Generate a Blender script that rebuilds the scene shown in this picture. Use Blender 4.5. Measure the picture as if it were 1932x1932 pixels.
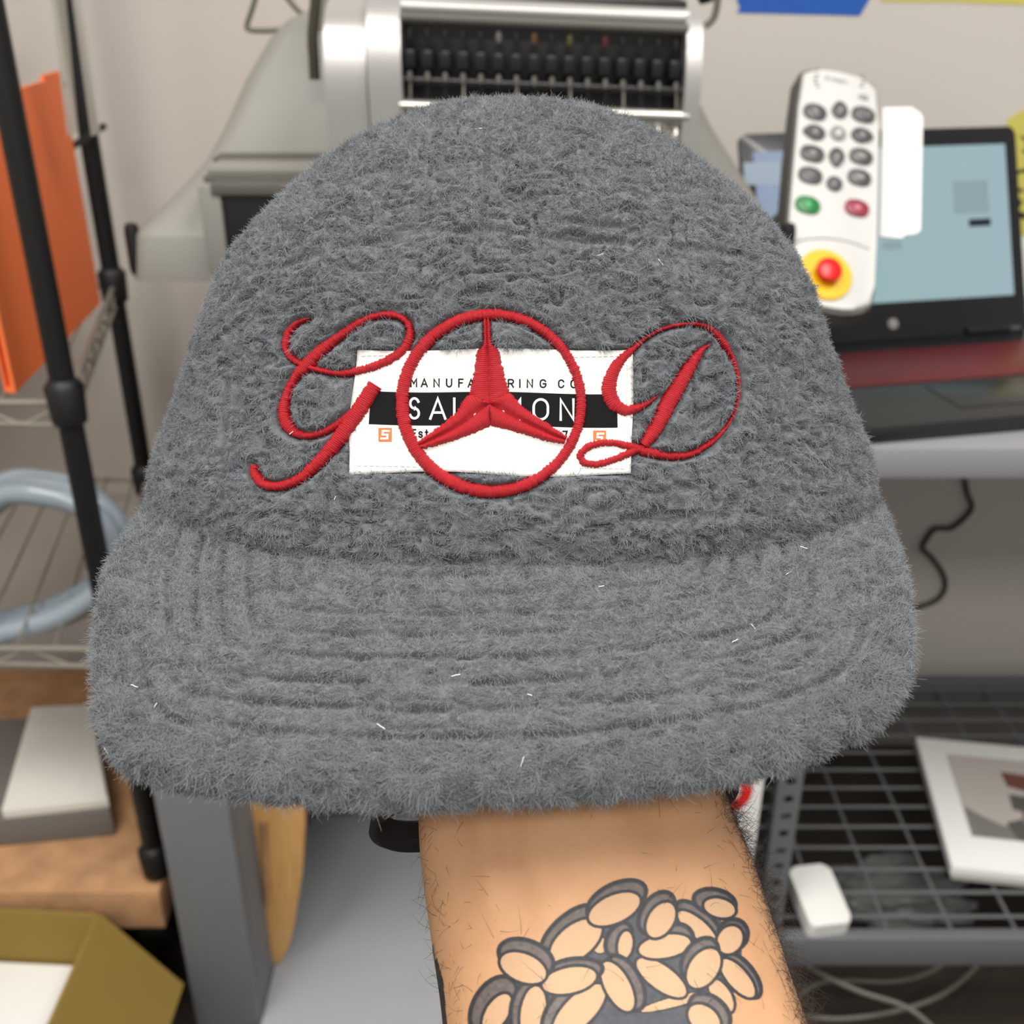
import bpy, bmesh, math
import numpy as np
from mathutils import Vector, Matrix
from mathutils.bvhtree import BVHTree

for o in list(bpy.data.objects):
    bpy.data.objects.remove(o)
scene = bpy.context.scene
COL = scene.collection

# ------------------------------------------------------------------ camera
PITCH = math.radians(26.4)
FPX = 2050.0
CAMZ = 1.28
CP, SP = math.cos(PITCH), math.sin(PITCH)
C0 = np.array([0.0, 0.0, CAMZ])
AX = np.array([1.0, 0.0, 0.0])
AU = np.array([0.0, SP, CP])
AF = np.array([0.0, CP, -SP])
cam_d = bpy.data.cameras.new('camera')
cam_d.sensor_width = 36.0
cam_d.lens = 36.0 * FPX / 1932.0
cam_d.clip_start = 0.02
cam_d.dof.use_dof = True
cam_d.dof.focus_distance = 0.268
cam_d.dof.aperture_fstop = 19.0
cam = bpy.data.objects.new('camera', cam_d)
cam.location = C0
cam.rotation_euler = (math.pi / 2 - PITCH, 0, 0)
COL.objects.link(cam)
scene.camera = cam

# ------------------------------------------------------------------ world, lamps, exposure
w = bpy.data.worlds.new('world')
scene.world = w
w.use_nodes = True
w.node_tree.nodes['Background'].inputs[0].default_value = (1.0, 0.97, 0.93, 1)
w.node_tree.nodes['Background'].inputs[1].default_value = 0.45


def area_lamp(name, loc, size, energy, col=(1, 0.97, 0.92)):
    d = bpy.data.lights.new(name, 'AREA')
    d.shape = 'RECTANGLE'
    d.size, d.size_y = size
    d.energy = energy
    d.color = col
    o = bpy.data.objects.new(name, d)
    o.location = loc
    COL.objects.link(o)
    return o


area_lamp('ceiling_lamp', (-0.75, 0.10, 2.75), (0.6, 1.2), 35)
area_lamp('ceiling_lamp', (0.85, 0.10, 2.75), (0.6, 1.2), 35)
area_lamp('ceiling_lamp', (0.0, -1.5, 2.75), (1.2, 0.6), 52)
scene.view_settings.view_transform = 'Standard'
scene.view_settings.look = 'None'
scene.view_settings.exposure = -0.12
scene.view_settings.gamma = 1.0
scene.view_settings.use_curve_mapping = False


# ------------------------------------------------------------------ helpers: pixels to points
def ray(px, py):
    return AF + AX * ((px - 966.0) / FPX) - AU * ((py - 966.0) / FPX)


def pix(px, py, d):
    return C0 + ray(px, py) * d


def on_y(px, py, Y):
    r = ray(px, py)
    return C0 + r * (Y / r[1])


def on_z(px, py, Z):
    r = ray(px, py)
    return C0 + r * ((Z - CAMZ) / r[2])


def proj(P):
    V = np.asarray(P) - C0
    d = V @ AF
    return 966 + FPX * (V @ AX) / d, 966 - FPX * (V @ AU) / d, d


def catmull(pts, n):
    P = np.asarray(pts, float)
    if P.ndim == 1:
        P = P[:, None]
    m = len(P)
    t = np.linspace(0, m - 1, n)
    i = np.clip(t.astype(int), 0, m - 2)
    f = (t - i)[:, None]
    E = np.vstack([2 * P[0] - P[1], P, 2 * P[-1] - P[-2]])
    a, b, c, d = E[i], E[i + 1], E[i + 2], E[i + 3]
    return 0.5 * (2 * b + (c - a) * f + (2 * a - 5 * b + 4 * c - d) * f ** 2 + (-a + 3 * b - 3 * c + d) * f ** 3)


def resample(P, n):
    seg = np.r_[0, np.cumsum(np.linalg.norm(np.diff(P[:, :2] if P.shape[1] < 3 else P[:, :3], axis=0), axis=1))]
    u = np.linspace(0, seg[-1], n)
    return np.stack([np.interp(u, seg, P[:, k]) for k in range(P.shape[1])], 1)


# ------------------------------------------------------------------ helpers: noise
def _hash(i, j, k, s):
    h = (i.astype(np.uint32) * np.uint32(374761393) + j.astype(np.uint32) * np.uint32(668265263)
         + k.astype(np.uint32) * np.uint32(2246822519) + np.uint32((s * 3266489917) % (2 ** 32)))
    h = (h ^ (h >> np.uint32(13))) * np.uint32(1274126177)
    h = h ^ (h >> np.uint32(16))
    return (h & np.uint32(0xffffff)).astype(np.float32) / np.float32(0xffffff) * 2 - 1


def noise(P, scale, seed=0):
    """smooth value noise in -1..1; scale = cell size (scalar or xyz)"""
    Q = (np.asarray(P, np.float64) / np.asarray(scale) + 1000.37 + seed * 17.31)
    I = np.floor(Q).astype(np.int64)
    f = (Q - I).astype(np.float32)
    f = f * f * f * (f * (f * 6 - 15) + 10)
    r = 0
    for a in (0, 1):
        wa = f[..., 0] if a else 1 - f[..., 0]
        for b in (0, 1):
            wb = f[..., 1] if b else 1 - f[..., 1]
            for c in (0, 1):
                wc = f[..., 2] if c else 1 - f[..., 2]
                r = r + wa * wb * wc * _hash(I[..., 0] + a, I[..., 1] + b, I[..., 2] + c, seed)
    return r


# ------------------------------------------------------------------ helpers: objects
def tag(o, label=None, cat=None, group=None, kind=None):
    if label: o['label'] = label
    if cat: o['category'] = cat
    if group: o['group'] = group
    if kind: o['kind'] = kind
    return o


def empty(name, loc=(0, 0, 0), label=None, cat=None, group=None, rz=0):
    o = bpy.data.objects.new(name, None)
    o.location = [float(v) for v in loc]
    o.rotation_euler = (0, 0, rz)
    o.empty_display_size = 0.02
    COL.objects.link(o)
    return tag(o, label, cat, group)


def link(name, me, m=None, parent=None):
    """a mesh given in world coordinates; kept in place when parented"""
    o = bpy.data.objects.new(name, me)
    if m is not None:
        me.materials.append(m)
    COL.objects.link(o)
    if parent is not None:
        o.parent = parent
        wm = Matrix.LocRotScale(parent.location, parent.rotation_euler, None)
        p = parent.parent
        while p is not None:
            wm = Matrix.LocRotScale(p.location, p.rotation_euler, None) @ wm
            p = p.parent
        # bake the offset into the mesh so that the part needs no transform of its own
        me.transform(wm.inverted())
    return o


def from_arrays(name, V, F, smooth=True):
    me = bpy.data.meshes.new(name)
    V = np.ascontiguousarray(V, np.float32)
    F = np.ascontiguousarray(F, np.int32)
    n, k = F.shape
    me.vertices.add(len(V))
    me.vertices.foreach_set('co', V.ravel())
    me.loops.add(n * k)
    me.loops.foreach_set('vertex_index', F.ravel())
    me.polygons.add(n)
    me.polygons.foreach_set('loop_start', np.arange(0, n * k, k, dtype=np.int32))
    me.polygons.foreach_set('loop_total', np.full(n, k, np.int32))
    if smooth:
        me.polygons.foreach_set('use_smooth', np.ones(n, bool))
    me.update(calc_edges=True)
    me.validate()
    return me


def grid_faces(nr, nc, wrap=False, flip=False):
    r = np.arange(nr - 1)[:, None]
    c = np.arange(nc if wrap else nc - 1)[None, :]
    c2 = (c + 1) % nc
    a = r * nc + c
    b = r * nc + c2
    d = (r + 1) * nc + c2
    e = (r + 1) * nc + c
    F = np.stack([a + 0 * c, b + 0 * r, d, e], -1).reshape(-1, 4)
    return F[:, ::-1] if flip else F


def bm_done(bm, name, m, parent=None, smooth=False, bevel=0.0, seg=2):
    if bevel > 0:
        bmesh.ops.bevel(bm, geom=[e for e in bm.edges], offset=bevel, segments=seg, affect='EDGES', profile=0.5, clamp_overlap=True)
    bmesh.ops.recalc_face_normals(bm, faces=bm.faces)
    me = bpy.data.meshes.new(name)
    bm.to_mesh(me)
    bm.free()
    if smooth:
        for p in me.polygons:
            p.use_smooth = True
        try:
            me.set_sharp_from_angle(angle=math.radians(40))
        except Exception:
            pass
    return link(name, me, m, parent)


def box_bm(bm, lo, hi, M=None):
    r = bmesh.ops.create_cube(bm, size=1.0)
    lo, hi = np.array(lo, float), np.array(hi, float)
    c, s = (lo + hi) / 2, hi - lo
    for v in r['verts']:
        v.co = Vector((c[0] + v.co.x * s[0], c[1] + v.co.y * s[1], c[2] + v.co.z * s[2]))
        if M is not None:
            v.co = M @ v.co
    return r['verts']


def box(name, lo, hi, m, parent=None, bevel=0.0, M=None, seg=2, smooth=None):
    bm = bmesh.new()
    box_bm(bm, lo, hi, M)
    return bm_done(bm, name, m, parent, smooth=(bevel > 0 if smooth is None else smooth), bevel=bevel, seg=seg)


def prism(name, poly, d, m, parent=None, M=None, bevel=0.0, seg=2, smooth=None):
    """poly in local xy, extruded along local z from d[0] to d[1], placed by M"""
    bm = bmesh.new()
    lo = [bm.verts.new((p[0], p[1], d[0])) for p in poly]
    hi = [bm.verts.new((p[0], p[1], d[1])) for p in poly]
    n = len(poly)
    bm.faces.new(lo[::-1])
    top = bm.faces.new(hi)
    for i in range(n):
        bm.faces.new((lo[i], lo[(i + 1) % n], hi[(i + 1) % n], hi[i]))
    if bevel > 0:
        bmesh.ops.bevel(bm, geom=list(top.edges), offset=bevel, segments=seg, affect='EDGES', profile=0.5, clamp_overlap=True)
    if M is not None:
        bmesh.ops.transform(bm, matrix=M, verts=bm.verts)
    return bm_done(bm, name, m, parent, smooth=(bevel > 0 if smooth is None else smooth))


def tube_arrays(path, rad, ns=10, closed=False, caps=True):
    P = np.asarray(path, float)
    n = len(P)
    R = np.broadcast_to(np.asarray(rad, float), (n,))
    T = np.gradient(P, axis=0)
    if closed:
        T = np.roll(P, -1, 0) - np.roll(P, 1, 0)
    T /= np.linalg.norm(T, axis=1)[:, None] + 1e-12
    u = np.cross(T[0], [0, 0, 1.0])
    if np.linalg.norm(u) < 1e-3:
        u = np.cross(T[0], [1.0, 0, 0])
    u /= np.linalg.norm(u)
    V = []
    a = np.linspace(0, 2 * np.pi, ns, endpoint=False)
    for i in range(n):
        u = u - T[i] * (u @ T[i])
        u /= np.linalg.norm(u)
        b = np.cross(T[i], u)
        V.append(P[i] + R[i] * (np.cos(a)[:, None] * u + np.sin(a)[:, None] * b))
    V = np.concatenate(V)
    F = grid_faces(n, ns, wrap=True)
    if closed:
        k = np.arange(ns)
        F = np.vstack([F, np.stack([(n - 1) * ns + k, (n - 1) * ns + (k + 1) % ns, (k + 1) % ns, k], 1)])
    elif caps:
        V = np.vstack([V, P[0], P[-1]])
        k = np.arange(ns)
        c0, c1 = n * ns, n * ns + 1
        F = np.vstack([F, np.stack([(k + 1) % ns, k, np.full(ns, c0), np.full(ns, c0)], 1)[:, [0, 1, 2, 2]],
                       np.stack([(n - 1) * ns + k, (n - 1) * ns + (k + 1) % ns, np.full(ns, c1), np.full(ns, c1)], 1)])
    return V, F


def tube(name, path, rad, m, parent=None, ns=10, closed=False):
    V, F = tube_arrays(path, rad, ns, closed)
    bm = bmesh.new()
    vs = [bm.verts.new(v) for v in V]
    for f in F:
        ids = list(dict.fromkeys(int(i) for i in f))
        if len(ids) >= 3:
            try:
                bm.faces.new([vs[i] for i in ids])
            except ValueError:
                pass
    return bm_done(bm, name, m, parent, smooth=True)


def lathe(name, prof, m, parent=None, M=None, ns=24):
    """prof = list of (radius, z)"""
    bm = bmesh.new()
    rings = []
    for r, z in prof:
        if r < 1e-6:
            rings.append([bm.verts.new((0, 0, z))])
        else:
            rings.append([bm.verts.new((r * math.cos(2 * math.pi * k / ns), r * math.sin(2 * math.pi * k / ns), z)) for k in range(ns)])
    for A, B in zip(rings[:-1], rings[1:]):
        for k in range(ns):
            q = [A[k % len(A)], A[(k + 1) % len(A)], B[(k + 1) % len(B)], B[k % len(B)]]
            q = list(dict.fromkeys(q))
            if len(q) > 2:
                try:
                    bm.faces.new(q)
                except ValueError:
                    pass
    if len(rings[0]) > 2:
        bm.faces.new(rings[0][::-1])
    if len(rings[-1]) > 2:
        bm.faces.new(rings[-1])
    if M is not None:
        bmesh.ops.transform(bm, matrix=M, verts=bm.verts)
    return bm_done(bm, name, m, parent, smooth=True)


def hair(name, pts, rad, m, parent, kind='stuff'):
    """pts (N,k,3) world, rad (k,) or (N,k)"""
    N, k, _ = pts.shape
    cu = bpy.data.hair_curves.new(name)
    cu.add_curves([k] * N)
    p = parent
    wm = Matrix.Identity(4)
    while p is not None:
        wm = Matrix.LocRotScale(p.location, p.rotation_euler, None) @ wm
        p = p.parent
    A = np.array(wm.inverted())
    Q = pts.reshape(-1, 3) @ A[:3, :3].T + A[:3, 3]
    cu.attributes['position'].data.foreach_set('vector', np.ascontiguousarray(Q, np.float32).ravel())
    ra = cu.attributes.get('radius') or cu.attributes.new('radius', 'FLOAT', 'POINT')
    ra.data.foreach_set('value', np.ascontiguousarray(np.broadcast_to(rad, (N, k)), np.float32).ravel())
    cu.materials.append(m)
    o = bpy.data.objects.new(name, cu)
    COL.objects.link(o)
    o.parent = parent
    o['kind'] = kind
    return o


# ------------------------------------------------------------------ materials
def srgb(r, g, b):
    f = lambda c: ((c / 255 + 0.055) / 1.055) ** 2.4 if c > 10 else c / 255 / 12.92
    return (f(r), f(g), f(b), 1)


def mat(name, col, rough=0.6, metal=0.0, var=0.0, vscale=20.0, bump=0.0, bscale=200.0, emit=None, estr=0.0, spec=0.5,
        stretch=(1, 1, 1), trans=0.0, alpha=1.0, coat=0.0):
    m = bpy.data.materials.new(name)
    m.use_nodes = True
    nt = m.node_tree
    b = nt.nodes['Principled BSDF']
    b.inputs['Base Color'].default_value = col
    b.inputs['Roughness'].default_value = rough
    b.inputs['Metallic'].default_value = metal
    b.inputs['Specular IOR Level'].default_value = spec
    b.inputs['Transmission Weight'].default_value = trans
    b.inputs['Alpha'].default_value = alpha
    b.inputs['Coat Weight'].default_value = coat
    tc = nt.nodes.new('ShaderNodeTexCoord')
    mp = nt.nodes.new('ShaderNodeMapping')
    mp.inputs['Scale'].default_value = stretch
    nt.links.new(tc.outputs['Object'], mp.inputs['Vector'])
    if var > 0:
        n = nt.nodes.new('ShaderNodeTexNoise')
        n.inputs['Scale'].default_value = vscale
        n.inputs['Detail'].default_value = 4
        nt.links.new(mp.outputs[0], n.inputs['Vector'])
        mx = nt.nodes.new('ShaderNodeMix')
        mx.data_type = 'RGBA'
        c = np.array(col[:3])
        mx.inputs[6].default_value = (*(c * (1 - var)), 1)
        mx.inputs[7].default_value = (*np.minimum(c * (1 + var), 1), 1)
        nt.links.new(n.outputs['Fac'], mx.inputs[0])
        nt.links.new(mx.outputs[2], b.inputs['Base Color'])
    if bump > 0:
        n = nt.nodes.new('ShaderNodeTexNoise')
        n.inputs['Scale'].default_value = bscale
        n.inputs['Detail'].default_value = 3
        nt.links.new(mp.outputs[0], n.inputs['Vector'])
        bp = nt.nodes.new('ShaderNodeBump')
        bp.inputs['Strength'].default_value = bump
        bp.inputs['Distance'].default_value = 0.002
        nt.links.new(n.outputs['Fac'], bp.inputs['Height'])
        nt.links.new(bp.outputs[0], b.inputs['Normal'])
    if emit is not None:
        b.inputs['Emission Color'].default_value = emit
        b.inputs['Emission Strength'].default_value = estr
    return m


def thread_mat(name, col, freq=640.0):
    """satin stitches: fine ridges across the ribbon, from its own uv"""
    m = mat(name, col, rough=0.42, spec=0.45)
    nt = m.node_tree
    b = nt.nodes['Principled BSDF']
    uv = nt.nodes.new('ShaderNodeUVMap')
    uv.uv_map = 'stitch'
    wv = nt.nodes.new('ShaderNodeTexWave')
    wv.wave_type = 'BANDS'
    wv.bands_direction = 'X'
    wv.inputs['Scale'].default_value = freq
    wv.inputs['Distortion'].default_value = 1.2
    wv.inputs['Detail'].default_value = 1.0
    wv.inputs['Detail Scale'].default_value = 60.0
    nt.links.new(uv.outputs[0], wv.inputs['Vector'])
    bp = nt.nodes.new('ShaderNodeBump')
    bp.inputs['Strength'].default_value = 0.9
    bp.inputs['Distance'].default_value = 0.0002
    nt.links.new(wv.outputs['Fac'], bp.inputs['Height'])
    nt.links.new(bp.outputs[0], b.inputs['Normal'])
    ns = nt.nodes.new('ShaderNodeTexNoise')
    ns.inputs['Scale'].default_value = 1500
    nt.links.new(uv.outputs[0], ns.inputs['Vector'])
    mx = nt.nodes.new('ShaderNodeMix')
    mx.data_type = 'RGBA'
    c = np.array(col[:3])
    mx.inputs[6].default_value = (*(c * 0.72), 1)
    mx.inputs[7].default_value = (*np.minimum(c * 1.2, 1), 1)
    nt.links.new(ns.outputs['Fac'], mx.inputs[0])
    nt.links.new(mx.outputs[2], b.inputs['Base Color'])
    return m


M = {}
M['wall'] = mat('wall_paint', srgb(204, 197, 190), 0.8, var=0.03, vscale=2.0, bump=0.05, bscale=150)
M['floor'] = mat('dark_wood_floor', srgb(44, 36, 30), 0.6, var=0.35, vscale=6, stretch=(1, 8, 1), bump=0.1)
M['fleece'] = mat('grey_fleece_base', srgb(102, 105, 109), 0.95, var=0.15, vscale=300, spec=0.1)
M['pile'] = mat('grey_fleece_pile', srgb(127, 131, 135), 0.9, var=0.22, vscale=160, spec=0.15)
M['lint'] = mat('white_lint', srgb(235, 235, 230), 0.6)
M['lining'] = mat('black_lining', srgb(24, 24, 26), 0.85, bump=0.2)
M['thread'] = thread_mat('red_thread', srgb(190, 16, 32))
M['patch'] = mat('white_woven_label', srgb(226, 225, 221), 0.6, bump=0.12, bscale=900)
M['print_black'] = mat('label_black', srgb(16, 16, 18), 0.8, var=0.1, vscale=900, spec=0.15)
M['print_white'] = mat('label_white_print', srgb(232, 232, 228), 0.7)
M['print_orange'] = mat('label_orange_print', srgb(240, 108, 50), 0.7)
M['silver'] = mat('silver_paint', srgb(186, 184, 181), 0.33, metal=0.55)
M['machine'] = mat('machine_grey_paint', srgb(136, 134, 128), 0.5, var=0.03, vscale=8)
M['machine_dark'] = mat('machine_dark_seam', srgb(88, 86, 80), 0.6)
M['black'] = mat('black_plastic', srgb(16, 16, 17), 0.45, var=0.1, vscale=40)
M['gloss_black'] = mat('glossy_black', srgb(20, 20, 22), 0.22)
M['chrome'] = mat('bright_metal', srgb(215, 213, 205), 0.22, metal=0.9)
M['glint'] = mat('smoky_lever', srgb(36, 36, 39), 0.3, metal=0.3)
M['rack_black'] = mat('black_rack_enamel', srgb(10, 10, 11), 0.5)
M['rack_grey'] = mat('grey_rack_enamel', srgb(104, 107, 109), 0.5, var=0.06, vscale=30)
M['wire'] = mat('zinc_wire', srgb(150, 145, 135), 0.4, metal=0.4)
M['stand'] = mat('stand_grey', srgb(120, 123, 127), 0.5, var=0.05, vscale=10)
M['stand_light'] = mat('stand_panel', srgb(164, 166, 169), 0.45, var=0.05, vscale=10)
M['orange'] = mat('orange_board', srgb(255, 124, 62), 0.6, var=0.05, vscale=6)
M['wood'] = mat('pale_wood', srgb(206, 158, 98), 0.55, var=0.2, vscale=30, stretch=(6, 6, 1))
M['osb'] = mat('particle_board', srgb(172, 130, 92), 0.8, var=0.5, vscale=28, bump=0.2, bscale=60)
M['cardboard'] = mat('olive_cardboard', srgb(140, 116, 52), 0.8, var=0.08, vscale=12)
M['white'] = mat('white_plastic', srgb(236, 235, 231), 0.45)
M['paper'] = mat('white_paper', srgb(240, 239, 236), 0.8)
M['offwhite'] = mat('offwhite_card', srgb(222, 220, 212), 0.7, var=0.03, vscale=8)
M['darkgrey'] = mat('dark_grey_card', srgb(110, 106, 102), 0.7)
M['hose'] = mat('blue_grey_hose', srgb(150, 162, 172), 0.25, spec=0.6, coat=0.3)
M['clear'] = mat('clear_plastic', srgb(225, 224, 214), 0.25, alpha=0.5)
M['yellow_note'] = mat('yellow_note', srgb(204, 194, 96), 0.8)
M['blue_tape'] = mat('blue_tape', srgb(28, 88, 176), 0.6, bump=0.1)
M['ink'] = mat('black_ink', srgb(40, 38, 30), 0.8)
M['remote'] = mat('remote_white', srgb(208, 207, 204), 0.4)
M['remote_side'] = mat('remote_grey_side', srgb(84, 82, 78), 0.5)
M['button'] = mat('grey_button', srgb(74, 74, 75), 0.35)
M['button_light'] = mat('light_button', srgb(140, 140, 138), 0.35)
M['button_mark'] = mat('button_symbol', srgb(150, 150, 148), 0.5)
M['green'] = mat('green_button', srgb(14, 116, 50), 0.35)
M['green_mark'] = mat('green_symbol', srgb(84, 186, 112), 0.5)
M['maroon'] = mat('maroon_button', srgb(140, 44, 62), 0.35)
M['maroon_mark'] = mat('maroon_symbol', srgb(208, 128, 142), 0.5)
M['estop_yellow'] = mat('stop_yellow', srgb(232, 184, 8), 0.4)
M['estop_red'] = mat('stop_red', srgb(214, 18, 20), 0.3)
M['faint'] = mat('faint_print', srgb(120, 118, 114), 0.7)
M['key_red'] = mat('red_keyboard', srgb(92, 14, 22), 0.45, var=0.2, vscale=60)
M['deck'] = mat('laptop_deck', srgb(34, 35, 37), 0.32)
M['table'] = mat('table_laminate', srgb(140, 140, 145), 0.5)
M['cord'] = mat('dark_cord', srgb(58, 54, 42), 0.6)
M['cable_grey'] = mat('grey_cable', srgb(98, 96, 88), 0.5)
M['red_sign'] = mat('red_sign', srgb(222, 40, 34), 0.5)
M['hair'] = mat('dark_arm_hair', srgb(44, 34, 28), 0.5)
M['clear_bag'] = mat('grey_plastic_bag', srgb(120, 122, 120), 0.3, alpha=0.7)


# screen: gives off light
def screen_mat():
    m = bpy.data.materials.new('lit_screen')
    m.use_nodes = True
    nt = m.node_tree
    b = nt.nodes['Principled BSDF']
    b.inputs['Base Color'].default_value = (0.02, 0.02, 0.02, 1)
    b.inputs['Roughness'].default_value = 0.25
    uv = nt.nodes.new('ShaderNodeUVMap')
    uv.uv_map = 'face'
    sx = nt.nodes.new('ShaderNodeSeparateXYZ')
    nt.links.new(uv.outputs[0], sx.inputs[0])
    rp = nt.nodes.new('ShaderNodeValToRGB')
    rp.color_ramp.elements[0].position = 0.0
    rp.color_ramp.elements[0].color = srgb(158, 172, 202)
    rp.color_ramp.elements[1].position = 1.0
    rp.color_ramp.elements[1].color = srgb(168, 194, 204)
    e = rp.color_ramp.elements.new(0.45)
    e.color = srgb(164, 196, 200)
    nt.links.new(sx.outputs[0], rp.inputs[0])
    nt.links.new(rp.outputs[0], b.inputs['Emission Color'])
    b.inputs['Emission Strength'].default_value = 0.85
    return m


M['screen'] = screen_mat()
M['screen_dark'] = mat('screen_dark_box', srgb(16, 28, 40), 0.3)
M['screen_grey'] = mat('screen_grey_box', (0.02, 0.02, 0.02, 1), 0.3, emit=srgb(150, 172, 182), estr=0.85)
M['screen_pale'] = mat('screen_pale_box', (0.02, 0.02, 0.02, 1), 0.3, emit=srgb(176, 190, 204), estr=0.85)


# ================================================================== THE SETTING
def struct(o):
    o['kind'] = 'structure'
    return o


WALLY = 1.62
struct(box('wall_back', (-2.2, WALLY, 0), (2.2, WALLY + 0.1, 2.8), M['wall']))
struct(box('wall_left', (-1.75, -1.2, 0), (-1.65, WALLY, 2.8), M['wall']))
fl = struct(box('floor', (-2.2, -1.2, -0.05), (2.2, WALLY, 0.0), M['floor']))
struct(box('baseboard_back', (-1.65, WALLY - 0.012, 0.0), (2.2, WALLY, 0.09), M['darkgrey']))

# ================================================================== TABLE / RACK ON THE RIGHT
TBL = CAMZ - 0.43           # table top height
SHF = CAMZ - 1.10           # wire shelf height
table = empty('work_table', (0.85, 1.28, 0), 'white-topped work table on grey slotted angle legs with a wire lower shelf', 'table')
box('table_top', (0.305, 1.013, TBL - 0.036), (1.45, 1.585, TBL), M['table'], table, bevel=0.004)


def slotted_angle(x, y, z0, z1, parent, sx_=1, sy_=1):
    """an upright of L-shaped slotted steel, holes along the front flange"""
    bm = bmesh.new()
    cell, wd_ = 0.027, 0.028
    n = int((z1 - z0) / cell)
    th = 0.0018
    for f in (0, 1):
        for k in range(n):
            zc = z0 + (k + 0.5) * cell
            sq = [(-wd_ / 2, -cell / 2), (wd_ / 2, -cell / 2), (wd_ / 2, cell / 2), (-wd_ / 2, cell / 2)]
            outer, inner_ = [], []
            for i in range(12):
                a = math.pi * (-0.75) + 2 * math.pi * i / 12
                ca_, sa_ = math.cos(a), math.sin(a)
                s = min(wd_ / 2 / max(abs(ca_), 1e-6), cell / 2 / max(abs(sa_), 1e-6))
                if i % 3 == 0:
                    s = math.hypot(wd_ / 2, cell / 2)
                    ca_, sa_ = math.copysign(wd_ / 2 / s, ca_), math.copysign(cell / 2 / s, sa_)
                outer.append((ca_ * s, sa_ * s))
                inner_.append((math.cos(a) * 0.0064, math.sin(a) * 0.0060))

            def P(u, v):
                if f == 0:
                    return (x + sx_ * (wd_ / 2 + u), y, zc + v)
                return (x, y + sy_ * (wd_ / 2 + u), zc + v)
            O = [bm.verts.new(P(*p)) for p in outer]
            I = [bm.verts.new(P(*p)) for p in inner_]
            for i in range(12):
                bm.faces.new((O[i], O[(i + 1) % 12], I[(i + 1) % 12], I[i]))
    bmesh.ops.remove_doubles(bm, verts=bm.verts, dist=0.00005)
    o = bm_done(bm, 'leg', M['rack_grey'], parent)
    md = o.modifiers.new('thick', 'SOLIDIFY')
    md.thickness = th
    return o


slotted_angle(0.318, 1.016, 0.0, TBL - 0.036, table)
slotted_angle(0.318, 1.570, 0.0, TBL - 0.036, table, 1, -1)
slotted_angle(1.430, 1.016, 0.0, TBL - 0.036, table, -1, 1)
slotted_angle(1.430, 1.570, 0.0, TBL - 0.036, table, -1, -1)
box('front_beam', (0.330, 0.990, SHF - 0.042), (1.430, 1.008, SHF + 0.006), M['rack_grey'], table, bevel=0.002)
box('rear_beam', (0.330, 1.548, SHF - 0.042), (1.430, 1.566, SHF + 0.006), M['rack_grey'], table, bevel=0.002)
for k in range(13):
    y = 1.032 + k * 0.0415
    tube('shelf_wire', [(0.325, y, SHF), (1.43, y, SHF)], 0.0026, M['rack_grey'], table, 6)
for k in range(13):
    x = 0.400 + k * 0.083
    tube('shelf_wire', [(x, 1.000, SHF - 0.005), (x, 1.56, SHF - 0.005)], 0.0026, M['rack_grey'], table, 6)

# papers in a box on the wire shelf
bq = [on_z(1796, 1634, SHF + 0.030), on_z(1728, 1390, SHF + 0.030)]
ux_ = bq[1] - bq[0]
Lx = np.linalg.norm(ux_)
ux_ = ux_ / Lx
rx_ = np.array([ux_[1], -ux_[0], 0])
Mb = Matrix(((rx_[0], ux_[0], 0, bq[0][0]), (rx_[1], ux_[1], 0, bq[0][1]), (0, 0, 1, SHF + 0.0028), (0, 0, 0, 1)))
pb = empty('boxed_print', bq[0] * np.array([1, 1, 0]) + np.array([0, 0, SHF + 0.0028]), 'flat white box with a picture printed on its lid lying on the wire shelf', 'box')
Wb = 0.34
box('tray', (0.004, 0.004, 0.0), (Wb - 0.004, Lx - 0.004, 0.012), M['offwhite'], pb, 0.001, Mb)
box('lid', (0, 0, 0.010), (Wb, Lx, 0.0272), M['paper'], pb, 0.0015, Mb)
M['pic_bg'] = mat('picture_backdrop', srgb(186, 178, 172), 0.6, var=0.12, vscale=9)
M['pic_dark'] = mat('picture_dark', srgb(92, 90, 86), 0.6, var=0.25, vscale=20)
M['pic_mid'] = mat('picture_mid', srgb(126, 124, 118), 0.6, var=0.15, vscale=20)
M['pic_black'] = mat('picture_black', srgb(58, 58, 60), 0.6)
M['pic_red'] = mat('picture_red', srgb(112, 70, 60), 0.6)
M['pic_gold'] = mat('picture_gold', srgb(186, 150, 84), 0.6)
pic = empty('picture', pb.location)
COL.objects.unlink(pic)
bpy.data.objects.remove(pic)
zt = 0.0272
pm = prism('picture', [(0.038, 0.062), (Wb - 0.03, 0.062), (Wb - 0.03, Lx - 0.036), (0.038, Lx - 0.036)], (zt, zt + 0.0003), M['pic_bg'], pb, Mb)
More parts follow.
